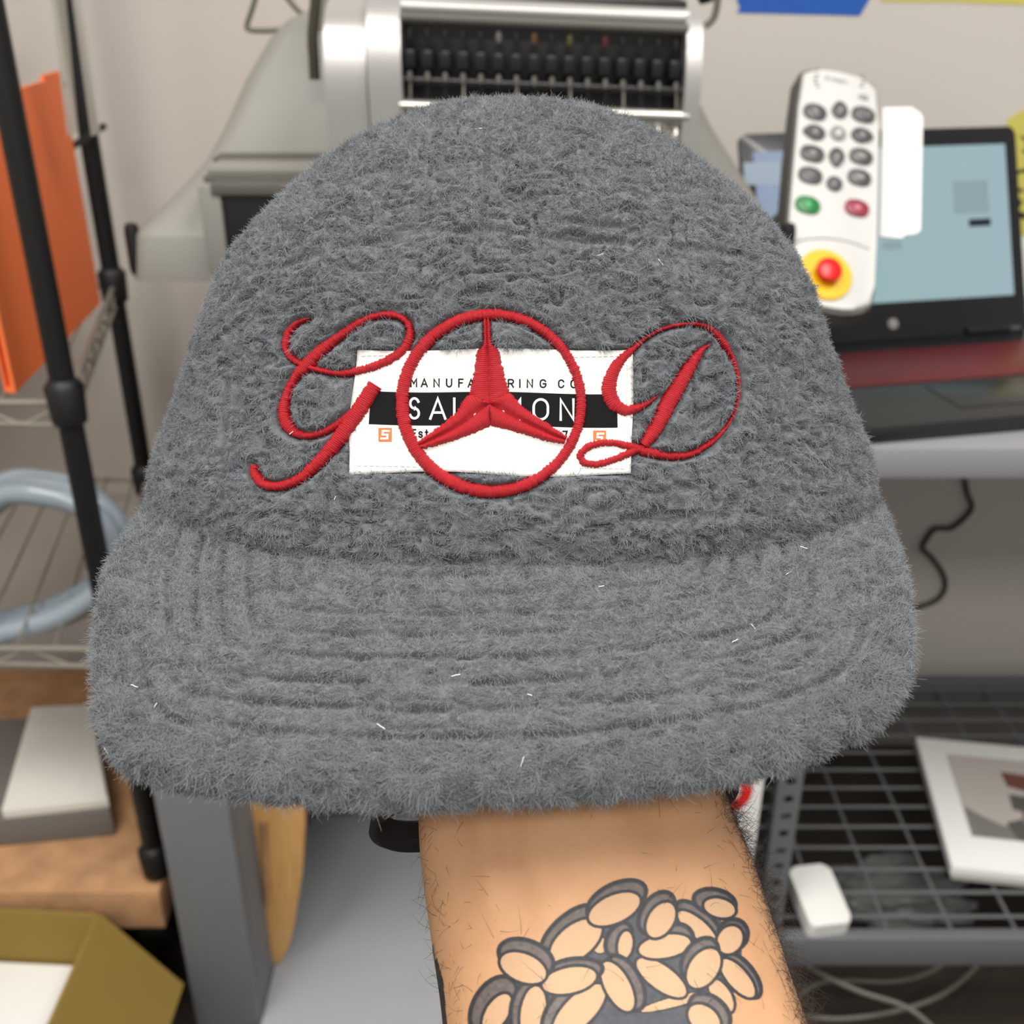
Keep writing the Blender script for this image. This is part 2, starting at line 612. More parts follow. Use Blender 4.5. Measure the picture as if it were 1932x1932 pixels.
for nm, poly, mm, e in (
        ('printed_shape', [(0.04, 0.064), (0.13, 0.064), (0.12, 0.085), (0.085, 0.092), (0.06, 0.108), (0.04, 0.125)], 'pic_mid', 1),
        ('printed_shape', [(0.10, 0.064), (0.30, 0.064), (0.30, 0.12), (0.12, 0.11), (0.092, 0.098)], 'pic_dark', 2),
        ('printed_shape', [(0.115, 0.098), (0.30, 0.098), (0.30, 0.158), (0.125, 0.155)], 'pic_mid', 3),
        ('printed_shape', [(0.108, 0.128), (0.132, 0.122), (0.134, 0.158), (0.110, 0.160)], 'pic_dark', 4),
        ('printed_shape', [(0.112, 0.178), (0.155, 0.165), (0.165, 0.205), (0.110, 0.210)], 'pic_red', 4),
        ('printed_shape', [(0.155, 0.170), (0.168, 0.170), (0.168, 0.205), (0.158, 0.205)], 'pic_gold', 5),
        ('printed_shape', [(0.168, 0.160), (0.24, 0.155), (0.24, 0.210), (0.170, 0.205)], 'pic_black', 5)):
    prism(nm, poly, (zt + 0.0003, zt + 0.0003 + 0.0001 * e), M[mm], pb, Mb)

# white power adapter leaning on the shelf's front beam
ad = empty('power_adapter', on_z(1548, 1705, SHF + 0.0028), 'small white power adapter brick beside the slotted leg', 'adapter')
c_ = on_z(1544, 1692, SHF + 0.03)
Ma = Matrix.Translation(Vector((c_[0], c_[1], SHF + 0.0245))) @ Matrix.Rotation(math.radians(8), 4, 'Z') @ Matrix.Rotation(math.radians(10), 4, 'X')
poly = []
for cx, cy, a0 in ((0.018, 0.034, 0), (-0.018, 0.034, 90), (-0.018, -0.034, 180), (0.018, -0.034, 270)):
    for k in range(7):
        a = math.radians(a0 + 15 * k)
        poly.append((cx + 0.010 * math.cos(a), cy + 0.010 * math.sin(a)))
prism('body', poly, (-0.013, 0.013), M['white'], ad, Ma, bevel=0.003, seg=3)
prism('plug_port', [(-0.006, 0.040), (0.006, 0.040), (0.006, 0.047), (-0.006, 0.047)], (-0.004, 0.004), M['button'], ad, Ma)

# loose cables under the shelf
def cable(name, pts, rad, m, label, group=None):
    P = catmull(np.array(pts), 60)
    o = tube(name, P, rad, m, None, 8)
    tag(o, label, 'cable', group)
    return o


FZ = 0.012
cable('power_cable', [np.r_[on_z(x, y, 0.10 - 0.004 * k)] for k, (x, y) in enumerate([(1480, 1792), (1540, 1832), (1620, 1870), (1700, 1896), (1745, 1925), (1790, 1975)])], 0.0035,
      M['cable_grey'], 'grey cable drooping from the shelf corner by the adapter')
cable('power_cable', [np.r_[on_z(x, y, 0.05)] for x, y in [(1515, 1918), (1590, 1922), (1680, 1910), (1760, 1885), (1815, 1850), (1850, 1812), (1860, 1780)]], 0.0032,
      M['cable_grey'], 'grey cable curving in a wide arc over the floor under the shelf')
cable('power_cable', [np.r_[on_z(x, y, 0.07)] for x, y in [(1505, 1880), (1545, 1855), (1600, 1850), (1680, 1852), (1740, 1840), (1800, 1808)]], 0.0026,
      M['cable_grey'], 'thin grey cable looping close below the front beam')
# crumpled clear bag on the floor under the mesh
bagc = on_z(1680, 1668, 0.05)
bm = bmesh.new()
bmesh.ops.create_icosphere(bm, subdivisions=4, radius=1.0)
co = np.array([v.co[:] for v in bm.verts])
nz = np.abs(noise(co, 0.45, 61)) * 0.55 + np.abs(noise(co, 0.2, 62)) * 0.2
for v, q in zip(bm.verts, nz):
    s = 0.75 + q
    v.co = Vector((bagc[0] + v.co.x * 0.115 * s, bagc[1] + v.co.y * 0.06 * s, max(0.001, 0.03 + v.co.z * 0.04 * s)))
tag(bm_done(bm, 'plastic_bag', M['clear_bag'], None, smooth=False), 'crumpled grey plastic bag on the floor beneath the wire shelf', 'bag')

# cord hanging down the wall under the table
wy = WALLY - 0.006
cord_px = [(1822, 916), (1826, 935), (1834, 958), (1812, 985), (1790, 998), (1765, 998), (1748, 1018), (1741, 1036), (1760, 1055), (1780, 1085), (1783, 1110), (1770, 1130), (1745, 1142), (1712, 1150), (1670, 1160)]
cd = tube('hanging_cord', catmull(np.array([on_y(x, y, wy) for x, y in [(1815, 880)] + cord_px]), 90), 0.0042, M['cord'], None, 8)
tag(cd, 'dark kinked cord hanging down the wall below the table', 'cord')

# ================================================================== LAPTOP
hz = TBL + 0.020
Yaw = math.radians(12)
hc = on_z(1688, 640, hz)
ML = Matrix.Translation(Vector((hc[0], hc[1], hz))) @ Matrix.Rotation(Yaw, 4, 'Z')
lap = empty('laptop', (hc[0], hc[1], TBL), 'open black laptop with a lit pale blue screen and red keyboard strip', 'laptop')
LW = 0.372
box('base', (-LW / 2, -0.262, -0.0195), (LW / 2, 0.010, -0.001), M['deck'], lap, 0.003, ML)
kb = box('keyboard', (-LW / 2 + 0.006, -0.150, -0.0012), (LW / 2 - 0.006, -0.040, 0.0006), M['key_red'], lap, 0.0005, ML)
kb['label'] = 'dark red keyboard strip'
box('trackpad', (-0.055, -0.232, -0.0011), (0.055, -0.160, 0.0001), M['deck'], lap, 0.0003, ML)
MLid = ML @ Matrix.Rotation(math.radians(90 - 24), 4, 'X')      # lid: local x across, y up, z towards the viewer
LHt = 0.258
poly = []
for cx, cy, a0 in ((LW / 2 - .010, LHt - .010, 0), (-LW / 2 + .010, LHt - .010, 90), (-LW / 2 + .003, .003, 180), (LW / 2 - .003, .003, 270)):
    rr_ = 0.010 if cy > .1 else .003
    for k in range(6):
        a = math.radians(a0 + 18 * k)
        poly.append((cx + rr_ * math.cos(a), cy + rr_ * math.sin(a)))
lid = prism('lid', poly, (-0.008, 0.0), M['gloss_black'], lap, MLid, bevel=0.001)
scr = prism('screen', [(-LW / 2 + .016, .046), (LW / 2 - .016, .046), (LW / 2 - .016, LHt - .022), (-LW / 2 + .016, LHt - .022)], (0.0, 0.0006), M['screen'], lap, MLid)
uvl = scr.data.uv_layers.new(name='face')
inv = (Matrix.LocRotScale(lap.location, lap.rotation_euler, None).inverted() @ MLid).inverted()
for lp_ in scr.data.loops:
    q = inv @ scr.data.vertices[lp_.vertex_index].co
    uvl.data[lp_.index].uv = ((q.x + LW / 2) / LW, q.y / LHt)


def lid_pt(px, py):
    o_ = MLid.inverted() @ Vector(C0)
    d_ = MLid.inverted().to_3x3() @ Vector(ray(px, py))
    t_ = -o_.z / d_.z
    return o_ + d_ * t_


def screen_box(px0, py0, px1, py1, m, z=0.0009):
    a, b = lid_pt(px0, py1), lid_pt(px1, py0)
    return prism('screen_panel', [(a.x, a.y), (b.x, a.y), (b.x, b.y), (a.x, b.y)], (0.0006, z), m, lap, MLid)


screen_box(1828, 412, 1868, 428, M['screen_dark'])
screen_box(1665, 455, 1700, 472, M['screen_grey'])
screen_box(1405, 305, 1470, 350, M['screen_pale'])
screen_box(1800, 340, 1862, 404, M['screen_grey'], 0.0008)
lp0 = lid_pt(1685, 611)
lathe('logo_disc', [(0.0, 0.0013), (0.0062, 0.0013), (0.0070, 0.0004), (0.0070, 0.0)], M['button_light'], lap, MLid @ Matrix.Translation(Vector((lp0.x, lp0.y, 0.0))))
a, b = lid_pt(1852, 626), lid_pt(1925, 612)
prism('audio_badge', [(a.x, a.y), (b.x, a.y), (b.x, a.y + 0.005), (a.x, a.y + 0.005)], (0, 0.0005), M['button'], lap, MLid)
for s in (-1, 1):
    tube('hinge', [ML @ Vector((s * 0.13 - 0.03, 0.003, 0.002)), ML @ Vector((s * 0.13 + 0.03, 0.003, 0.002))], 0.006, M['gloss_black'], lap, 10)
for sx_ in (-1, 1):
    for y in (-0.23, -0.01):
        lathe('foot', [(0.006, 0.0), (0.006, 0.0006)], M['black'], lap, ML @ Matrix.Translation(Vector((sx_ * 0.165, y, -0.020))))

# ================================================================== NOTES ON THE WALL
def wall_card(name, pts, m, label, cat, parent=None, th=0.0008, out=0.0):
    Q = [on_y(x, y, WALLY - 0.0006 - out) for x, y in pts]
    Mw = Matrix(((1, 0, 0, 0), (0, 0, -1, WALLY - 0.0002 - out), (0, 1, 0, 0), (0, 0, 0, 1)))
    o = prism(name, [(q[0], q[2]) for q in Q], (0, th), m, parent, Mw)
    if label:
        tag(o, label, cat)
    return o


bt = wall_card('masking_tape', [(1400, -60), (1650, -60), (1640, 0), (1622, 30), (1560, 28), (1390, 24), (1396, 14), (1390, 2)], M['blue_tape'], 'strip of blue masking tape stuck on the wall', 'tape')
wall_card('paper_note', [(1662, -150), (2060, -150), (2060, 8), (1932, 9), (1800, 4), (1662, 3)], M['yellow_note'], 'wide yellow paper note on the wall beside the blue tape', 'note')
sn_ = empty('sticky_note', on_y(1960, 440, WALLY - 0.001), 'yellow sticky note with black drawn marks on the wall behind the laptop', 'note')
wall_card('paper', [(1902, 224), (1935, 205), (2060, 215), (2066, 440), (1912, 445), (1906, 330), (1888, 300)], M['yellow_note'], None, None, sn_)
for pts in ([(1914, 325), (1930, 318), (1945, 320), (1944, 326), (1930, 325), (1919, 330), (1917, 352), (1932, 358), (1932, 364), (1912, 358)],
            [(1925, 255), (1940, 262), (1940, 290), (1926, 286), (1930, 283), (1936, 284), (1936, 266), (1926, 260)],
            [(1908, 382), (1916, 372), (1930, 378), (1926, 390), (1915, 395)], [(1912, 405), (1922, 398), (1936, 402), (1936, 414), (1922, 412), (1914, 420)],
            [(1905, 372), (1910, 372), (1911, 380), (1906, 381)]):
    wall_card('drawn_mark', pts, M['ink'], None, None, sn_, 0.0003, 0.0008)
wall_card('paper_sheet', [(1913, 447), (2060, 444), (2066, 640), (1918, 640)], M['paper'], 'plain white sheet of paper on the wall under the sticky note', 'paper')

# ================================================================== EMBROIDERY MACHINE
MX = -0.06
mach = empty('embroidery_machine', (MX, 1.3, CAMZ - 0.285), 'silver multi-needle embroidery machine head on a grey flared body', 'machine')
sec = []
for py, pl, pr, yf in ((40, 540, 1262, 1.250), (70, 512, 1275, 1.240), (110, 488, 1288, 1.228), (150, 465, 1302, 1.215), (195, 445, 1320, 1.200), (240, 425, 1342, 1.185), (280, 403, 1367, 1.165),
                       (312, 383, 1388, 1.148), (345, 352, 1409, 1.130), (372, 326, 1426, 1.115), (402, 296, 1445, 1.098), (432, 262, 1464, 1.083), (440, 258, 1468, 1.080), (522, 256, 1472, 1.080)):
    q = on_y(pl, py, yf + 0.02)
    q2 = on_y(pr, py, yf + 0.02)
    sec.append((q[2], q[0], q2[0], yf))
sec = [(sec[0][0] + 0.012, sec[0][1] * 0.90, sec[0][2] * 0.90, sec[0][3] + 0.02)] + sec
zb_ = sec[-1][0]
bm = bmesh.new()
rings = []
for z, xl, xr, yf in sec:
    rc = 0.020
    pts = []
    for cx, cy, a0 in ((xr - rc, 1.50 - rc, 0), (xl + rc, 1.50 - rc, 90), (xl + rc, yf + rc, 180), (xr - rc, yf + rc, 270)):
        for k in range(5):
            a = math.radians(a0 + 22.5 * k)
            pts.append((cx + rc * math.cos(a), cy + rc * math.sin(a), z))
    rings.append([bm.verts.new(p) for p in pts])
for A_, B_ in zip(rings[:-1], rings[1:]):
    for k in range(20):
        bm.faces.new((A_[k], A_[(k + 1) % 20], B_[(k + 1) % 20], B_[k]))
bm.faces.new(rings[0])
bm.faces.new(rings[-1][::-1])
bm_done(bm, 'body', M['machine'], mach, smooth=True)


def front_box(name, x0, y0, x1, y1, Yf, Yb, m, parent, bevel=0.002):
    a = on_y(x0, y1, Yf)
    b = on_y(x1, y0, Yf)
    return box(name, (a[0], Yf, a[2]), (b[0], Yb, b[2]), m, parent, bevel)


front_box('front_groove', 402, 297, 1300, 305, 1.128, 1.16, M['machine_dark'], mach, 0.001)
front_box('front_ledge', 392, 314, 1310, 332, 1.085, 1.16, M['machine'], mach, 0.003)
front_box('front_rail', 384, 332, 1318, 347, 1.078, 1.14, M['machine_dark'], mach, 0.002)
front_box('hook_opening', 408, 352, 1330, 506, 1.066, 1.12, M['black'], mach, 0.002)
front_box('opening_frame', 398, 346, 1340, 370, 1.060, 1.10, M['machine_dark'], mach, 0.002)
front_box('opening_post', 392, 350, 413, 512, 1.062, 1.10, M['machine'], mach, 0.002)
q = on_y(258, 470, 1.09)
for s in (-1, 1):
    X_ = q[0] - 0.004 if s < 0 else sec[-1][2] + 0.002
    lathe('bumper', [(0.0, 0.0), (0.006, 0.002), (0.0075, 0.008), (0.0075, 0.046), (0.006, 0.052), (0.0, 0.054)], M['black'], mach, Matrix.Translation(Vector((X_, 1.095, zb_ + 0.002))), 14)
for x in (1354, 1372):
    front_box('slot_label', x - 40, 322 if x < 1360 else 337, x - 12, 328 if x < 1360 else 343, 1.12, 1.16, M['white'], mach, 0.0005)

# the needle head, a curved silver case that slides sideways on the body
HY = 1.03


def head_profile(n=26, dz=0.0, grow=0.0):
    """y, z along the curved front from the top back edge down"""
    pts = [(HY + 0.16, -0.012), (HY + 0.075, -0.010), (HY + 0.040, -0.016), (HY + 0.018, -0.030), (HY + 0.006, -0.050), (HY, -0.080), (HY + 0.002, -0.115), (HY + 0.006, -0.155), (HY + 0.012, -0.215), (HY + 0.02, -0.235)]
    P_ = catmull(np.array(pts), n)
    P_[:, 0] -= grow
    P_[:, 1] += CAMZ + dz
    return P_


def head_slab(name, x0, x1, m, dz=0.0, grow=0.0, bevel=0.0025):
    P_ = head_profile(30, dz, grow)
    poly = [(p[0], p[1]) for p in P_] + [(HY + 0.16, P_[-1][1])]
    Mh = Matrix(((0, 0, 1, 0), (1, 0, 0, 0), (0, 1, 0, 0), (0, 0, 0, 1)))
    bm = bmesh.new()
    lo = [bm.verts.new((x0, p[0], p[1])) for p in poly]
    hi = [bm.verts.new((x1, p[0], p[1])) for p in poly]
    nn = len(poly)
    f0 = bm.faces.new(lo[::-1]); f1 = bm.faces.new(hi)
    for i in range(nn):
        bm.faces.new((lo[i], lo[(i + 1) % nn], hi[(i + 1) % nn], hi[i]))
    if bevel:
        bmesh.ops.bevel(bm, geom=list(f0.edges) + list(f1.edges), offset=bevel, segments=3, affect='EDGES', profile=0.5, clamp_overlap=True)
    return bm_done(bm, name, m, mach, smooth=True)


def hx(px): return on_y(px, 100, HY)[0]


head_slab('head_end_cover', hx(608), hx(688), M['silver'], -0.010, -0.002)
head_slab('head_side_cover', hx(692), hx(756), M['silver'], 0.0, 0.004)
head_slab('head_end_rim', hx(1296), hx(1326), M['silver'], -0.010, 0.004, 0.006)
xw0, xw1 = hx(752), hx(1300)
box('needle_case', (xw0, HY + 0.030, CAMZ - 0.20), (xw1, HY + 0.16, CAMZ - 0.022), M['black'], mach, 0.002)


def drop(px): return -0.010 * (px - 755) / 545.0


def rail(name, y_px, rad, Y_, m, x0=755, x1=1300, flat=1.0):
    a = on_y(x0, y_px, Y_)
    b = on_y(x1, y_px, Y_)
    a[2] += drop(x0); b[2] += drop(x1)
    return tube(name, [a, b], rad, m, mach, 14)


rail('top_rail', 12, 0.0085, HY + 0.03, M['silver'])
rail('guide_rail', 32, 0.0045, HY + 0.012, M['machine_dark'])
rail('lower_rail', 198, 0.0055, HY + 0.002, M['chrome'])
rail('lever_shaft', 150, 0.006, HY + 0.020, M['gloss_black'])
lever_cols = [M['chrome'], M['wire'], M['chrome'], M['wire']]
M['lev_grey'] = mat('dull_lever', srgb(120, 118, 114), 0.3, metal=0.5)
M['lev_amber'] = mat('amber_thread', srgb(84, 60, 34), 0.4)
M['lev_red'] = mat('red_thread_end', srgb(76, 28, 32), 0.4)
M['lev_green'] = mat('olive_thread', srgb(72, 70, 34), 0.4)
for k in range(16):
    px_ = 772 + k * 33.6
    nb = empty('needle_bar', on_y(px_, 110, HY + 0.02), None)
    nb.parent = mach
    wl = nb.location.copy()
    nb.location = wl - mach.location
    dz = drop(px_)
    a = on_y(px_, 92, HY + 0.010); b = on_y(px_, 128, HY + 0.010)
    bm = bmesh.new()
    box_bm(bm, (a[0] - 0.0052, HY + 0.008, b[2] + dz), (a[0] + 0.0052, HY + 0.030, a[2] + dz))
    bm_done(bm, 'tension_block', M['glint'], nb, True, 0.002)
    a = on_y(px_ + 1, 62, HY + 0.012); a[2] += dz
    lathe('thread_eye', [(0, -0.005), (0.0026, -0.004), (0.0030, 0.0), (0.0022, 0.004), (0, 0.0048)],
          {7: M['lev_amber'], 9: M['lev_green'], 11: M['lev_red'], 5: M['lev_grey']}.get(k, M['glint']), nb, Matrix.Translation(Vector(a)), 10)
    a = on_y(px_ + 1, 142, HY + 0.008); a[2] += dz
    lathe('take_up_lever', [(0, -0.0050), (0.0026, -0.0035), (0.0028, 0.0), (0.0020, 0.0035), (0, 0.0045)], M['lev_grey'], nb, Matrix.Translation(Vector(a)), 10)
    a = on_y(px_ + 2, 150, HY + 0.014); b = on_y(px_ + 2, 190, HY + 0.012)
    a[2] += dz; b[2] += dz
    tube('thread', [a, b], 0.0011, M['glint'] if k % 3 else M['wire'], nb, 6)
    a = on_y(px_, 236, HY + 0.012); a[2] += dz
    lathe('needle_clamp', [(0, -0.006), (0.0050, -0.005), (0.0058, 0.0), (0.0040, 0.004), (0.0022, 0.009), (0, 0.010)], M['chrome'], nb, Matrix.Translation(Vector(a)), 12)
box('needle_plate', (xw0, HY + 0.022, CAMZ - 0.215), (xw1, HY + 0.034, CAMZ - 0.112), M['chrome'], mach, 0.002)

# thread tubes and wires behind and above the head
tube('thread_tube', catmull(np.array([on_y(x, y, 1.16) for x, y in [(598, -30), (594, 20), (590, 70), (592, 110), (594, 150)]]), 30), 0.0055, M['cord'], mach, 8)
tube('thread_mast', [on_y(618, -60, 1.20), on_y(618, 60, 1.20)], 0.011, M['machine'], mach, 12)
loop = [on_y(x, y, 1.30) for x, y in [(492, -40), (478, 10), (466, 48), (472, 56), (490, 58), (540, 56), (590, 52), (610, 40), (575, 30), (545, 0), (520, -40)]]
tube('thread_guide_wire', catmull(np.array(loop), 60), 0.0030, M['cable_grey'], mach, 8)
tube('thread_tube', catmull(np.array([on_y(x, y, 1.18) for x, y in [(1330, 50), (1345, 36), (1352, 15), (1356, -20)]]), 20), 0.0035, M['cable_grey'], mach, 8)
tube('thread_tube', catmull(np.array([on_y(x, y, 1.2) for x, y in [(1020, -12), (1090, -6), (1150, 2), (1180, 4), (1190, -4), (1192, -30)]]), 20), 0.006, M['cord'], mach, 8)
tube('thread_tube', catmull(np.array([on_y(x, y, 1.2) for x, y in [(1240, -18), (1280, -8), (1325, -4), (1352, -14)]]), 20), 0.006, M['gloss_black'], mach, 8)
tube('stand_rod', [on_y(1182, -40, 1.22), on_y(1180, 14, 1.22)], 0.007, M['chrome'], mach, 10)

# ================================================================== MACHINE STAND
ST0 = zb_
stand = empty('machine_stand', (MX, 1.25, 0), 'grey steel stand with wide legs carrying the embroidery machine', 'stand')
SZ = CAMZ - 0.575
box('stand_top', (-0.42, 1.02, SZ - 0.03), (0.295, 1.52, SZ), M['stand'], stand, 0.004)
box('pedestal', (-0.275, 1.12, SZ), (0.150, 1.47, ST0 - 0.0005), M['stand'], stand, 0.006)


def stand_leg(x0, x1, sgn):
    bm = bmesh.new()
    box_bm(bm, (x0, 1.0, 0.0), (x1, 1.025, SZ - 0.03))
    bm_done(bm, 'leg', M['stand'], stand, True, 0.004)
    xs_ = x1 if sgn < 0 else x0
    box('leg_flange', (min(xs_, xs_ + sgn * 0.012), 1.020, 0.0), (max(xs_, xs_ + sgn * 0.012), 1.50, SZ - 0.03), M['stand'], stand, 0.002)


stand_leg(-0.424, -0.337, -1)
stand_leg(0.195, 0.296, 1)
box('back_panel', (-0.337, 1.40, 0.021), (0.20, 1.415, SZ - 0.03), M['stand_light'], stand, 0.002)
box('bottom_tray', (-0.3365, 0.975, 0.006), (0.1945, 1.40, 0.020), M['stand_light'], stand, 0.002)
for x in (-0.40, 0.27):
    for y in (1.012, 1.48):
        pass
# warning sign on the right leg
sg = empty('warning_sign', on_y(1385, 1520, 0.9985), 'white sticker with a red prohibition ring on the stand leg beside the wrist', 'sign')
Mw = Matrix(((1, 0, 0, 0), (0, 0, -1, 0.9998), (0, 1, 0, 0), (0, 0, 0, 1)))
Q = [on_y(x, y, 0.9998) for x, y in [(1318, 1380), (1452, 1380), (1418, 1660), (1300, 1660)]]
prism('sticker', [(Q[3][0], Q[3][2]), (0.2945, Q[3][2]), (0.2945, Q[0][2]), (Q[3][0], Q[0][2])], (0.0, 0.0006), M['paper'], sg, Mw)
rc_ = on_y(1362, 1492, 0.9998)
bm = bmesh.new()
o1 = [bm.verts.new((rc_[0] + 0.036 * math.cos(2 * math.pi * k / 32), rc_[2] + 0.036 * math.sin(2 * math.pi * k / 32), 0.0009)) for k in range(32)]
o2 = [bm.verts.new((rc_[0] + 0.0215 * math.cos(2 * math.pi * k / 32), rc_[2] + 0.0215 * math.sin(2 * math.pi * k / 32), 0.0009)) for k in range(32)]
for k in range(32):
    bm.faces.new((o1[k], o1[(k + 1) % 32], o2[(k + 1) % 32], o2[k]))
bmesh.ops.transform(bm, matrix=Mw, verts=bm.verts)
bm_done(bm, 'red_ring', M['red_sign'], sg)
bm = bmesh.new()
pp = [(-0.020, 0.014), (-0.014, 0.020), (0.020, -0.014), (0.014, -0.020)]
bm.faces.new([bm.verts.new((rc_[0] + a_, rc_[2] + b_, 0.0010)) for a_, b_ in pp])
bmesh.ops.transform(bm, matrix=Mw, verts=bm.verts)
bm_done(bm, 'red_slash', M['red_sign'], sg)

# wooden board leaning inside the stand
wb = []
for x, y in [(472, 1540), (578, 1540), (572, 1640), (556, 1740), (548, 1775), (535, 1800), (520, 1812), (506, 1806), (497, 1780), (488, 1690)]:
    wb.append(on_y(x, y, 1.10))
zmin = min(p[2] for p in wb)
top_ = [on_y(575, 1440, 1.10), on_y(455, 1440, 1.10)]
poly = [(p[0], p[2] - zmin) for p in [wb[0]] + wb[-1:0:-1]]
poly = [(top_[1][0], top_[1][2] - zmin)] + poly + [(top_[0][0], top_[0][2] - zmin)]
Mwd = Matrix.Translation(Vector((0, 1.10, 0.0212))) @ Matrix(((1, 0, 0, 0), (0, 0, -1, 0), (0, 1, 0, 0), (0, 0, 0, 1)))
bd = empty('wooden_paddle', (poly[4][0], 1.10, 0.0212), 'narrow pale wooden paddle with rounded end leaning inside the machine stand', 'paddle')
prism('blade', poly, (-0.006, 0.010), M['wood'], bd, Mwd, bevel=0.003)
e0, e1 = on_y(498, 1545, 1.09), on_y(506, 1700, 1.09)
tube('edge_batten', [(e0[0], 1.087, e0[2] - zmin + 0.0212), (e1[0], 1.087, e1[2] - zmin + 0.0212)], 0.005, M['osb'], bd, 8)

# ================================================================== CONTROL PENDANT
Bp, Tp = pix(1564, 586, 1.075), pix(1588, 131, 1.165)
upv = Tp - Bp
PL = np.linalg.norm(upv)
upv /= PL
rtv = AX - upv * (AX @ upv)
rtv = rtv + 0.15 * np.cross(upv, AX)
rtv -= upv * (rtv @ upv)
rtv /= np.linalg.norm(rtv)
nrm_ = np.cross(rtv, upv)
MR = Matrix(((rtv[0], upv[0], nrm_[0], Bp[0]), (rtv[1], upv[1], nrm_[1], Bp[1]), (rtv[2], upv[2], nrm_[2], Bp[2]), (0, 0, 0, 1)))
MRi = MR.inverted()
pend = empty('control_pendant', Bp, 'white handheld control keypad with grey buttons and a red emergency stop', 'keypad')


def face_pt(px, py):
    o_ = MRi @ Vector(C0)
    d_ = MRi.to_3x3() @ Vector(ray(px, py))
    t_ = -o_.z / d_.z
    return o_ + d_ * t_


W2 = 0.0465
outl = []
NP = 9
for k in range(NP + 1):        # top arc
    u = 1 - 2 * k / NP
    outl.append((W2 * 0.94 * u, PL - 0.006 * u * u * (1 + 0.8 * u ** 8)))
outl += [(-W2 * 1.00, PL * 0.8), (-W2 * 1.03, PL * 0.55), (-W2 * 1.05, PL * 0.3), (-W2 * 1.04, PL * 0.12)]
for k in range(NP + 1):
    u = -1 + 2 * k / NP
    outl.append((W2 * 1.0 * u, 0.014 * abs(u) ** 2.5 * 1.0))
outl += [(W2 * 1.04, PL * 0.12), (W2 * 1.05, PL * 0.3), (W2 * 1.03, PL * 0.55), (W2 * 1.0, PL * 0.8)]
prism('housing', [(x * 1.0, y) for x, y in outl], (-0.032, -0.004), M['remote_side'], pend, MR, bevel=0.003)
prism('face_plate', [(x * 0.955, 0.004 + y * (PL - 0.008) / PL) for x, y in outl], (-0.008, 0.0), M['remote'], pend, MR, bevel=0.004, seg=3)
gl = [face_pt(x, y) for x, y in [(1480, 462), (1515, 453), (1555, 450), (1600, 456), (1640, 470)]]
gp = catmull(np.array([(MR @ Vector((g.x, g.y, 0.0)))[:] for g in gl]), 20)
tube('seam', gp, 0.0007, M['remote_side'], pend, 6)


def bz(x, y): return 1400 + x / 4.025, 120 + y / 4.025


PXM = 1.14 / FPX / 4.025


def oval(rx, ry, kind, n=28):
    out = []
    for k in range(n):
        a = 2 * math.pi * k / n
        c, s = math.cos(a), math.sin(a)
        if kind == 'oval':
            x, y = rx * math.copysign(abs(c) ** 0.7, c), ry * math.copysign(abs(s) ** 0.85, s)
        elif kind == 'up':
            x, y = rx * c * (1 - 0.35 * max(s, 0)), ry * s * (1.0 if s < 0 else 1.1)
        elif kind == 'down':
            x, y = rx * c * (1 - 0.35 * max(-s, 0)), ry * s * (1.0 if s > 0 else 1.1)
        elif kind == 'right':
            x, y = rx * c * (1.0 if c < 0 else 1.1), ry * s * (1 - 0.35 * max(c, 0))
        elif kind == 'left':
            x, y = rx * c * (1.0 if c > 0 else 1.1), ry * s * (1 - 0.35 * max(-c, 0))
        else:
            x, y = rx * c, rx * s
        out.append((x, y))
    return out


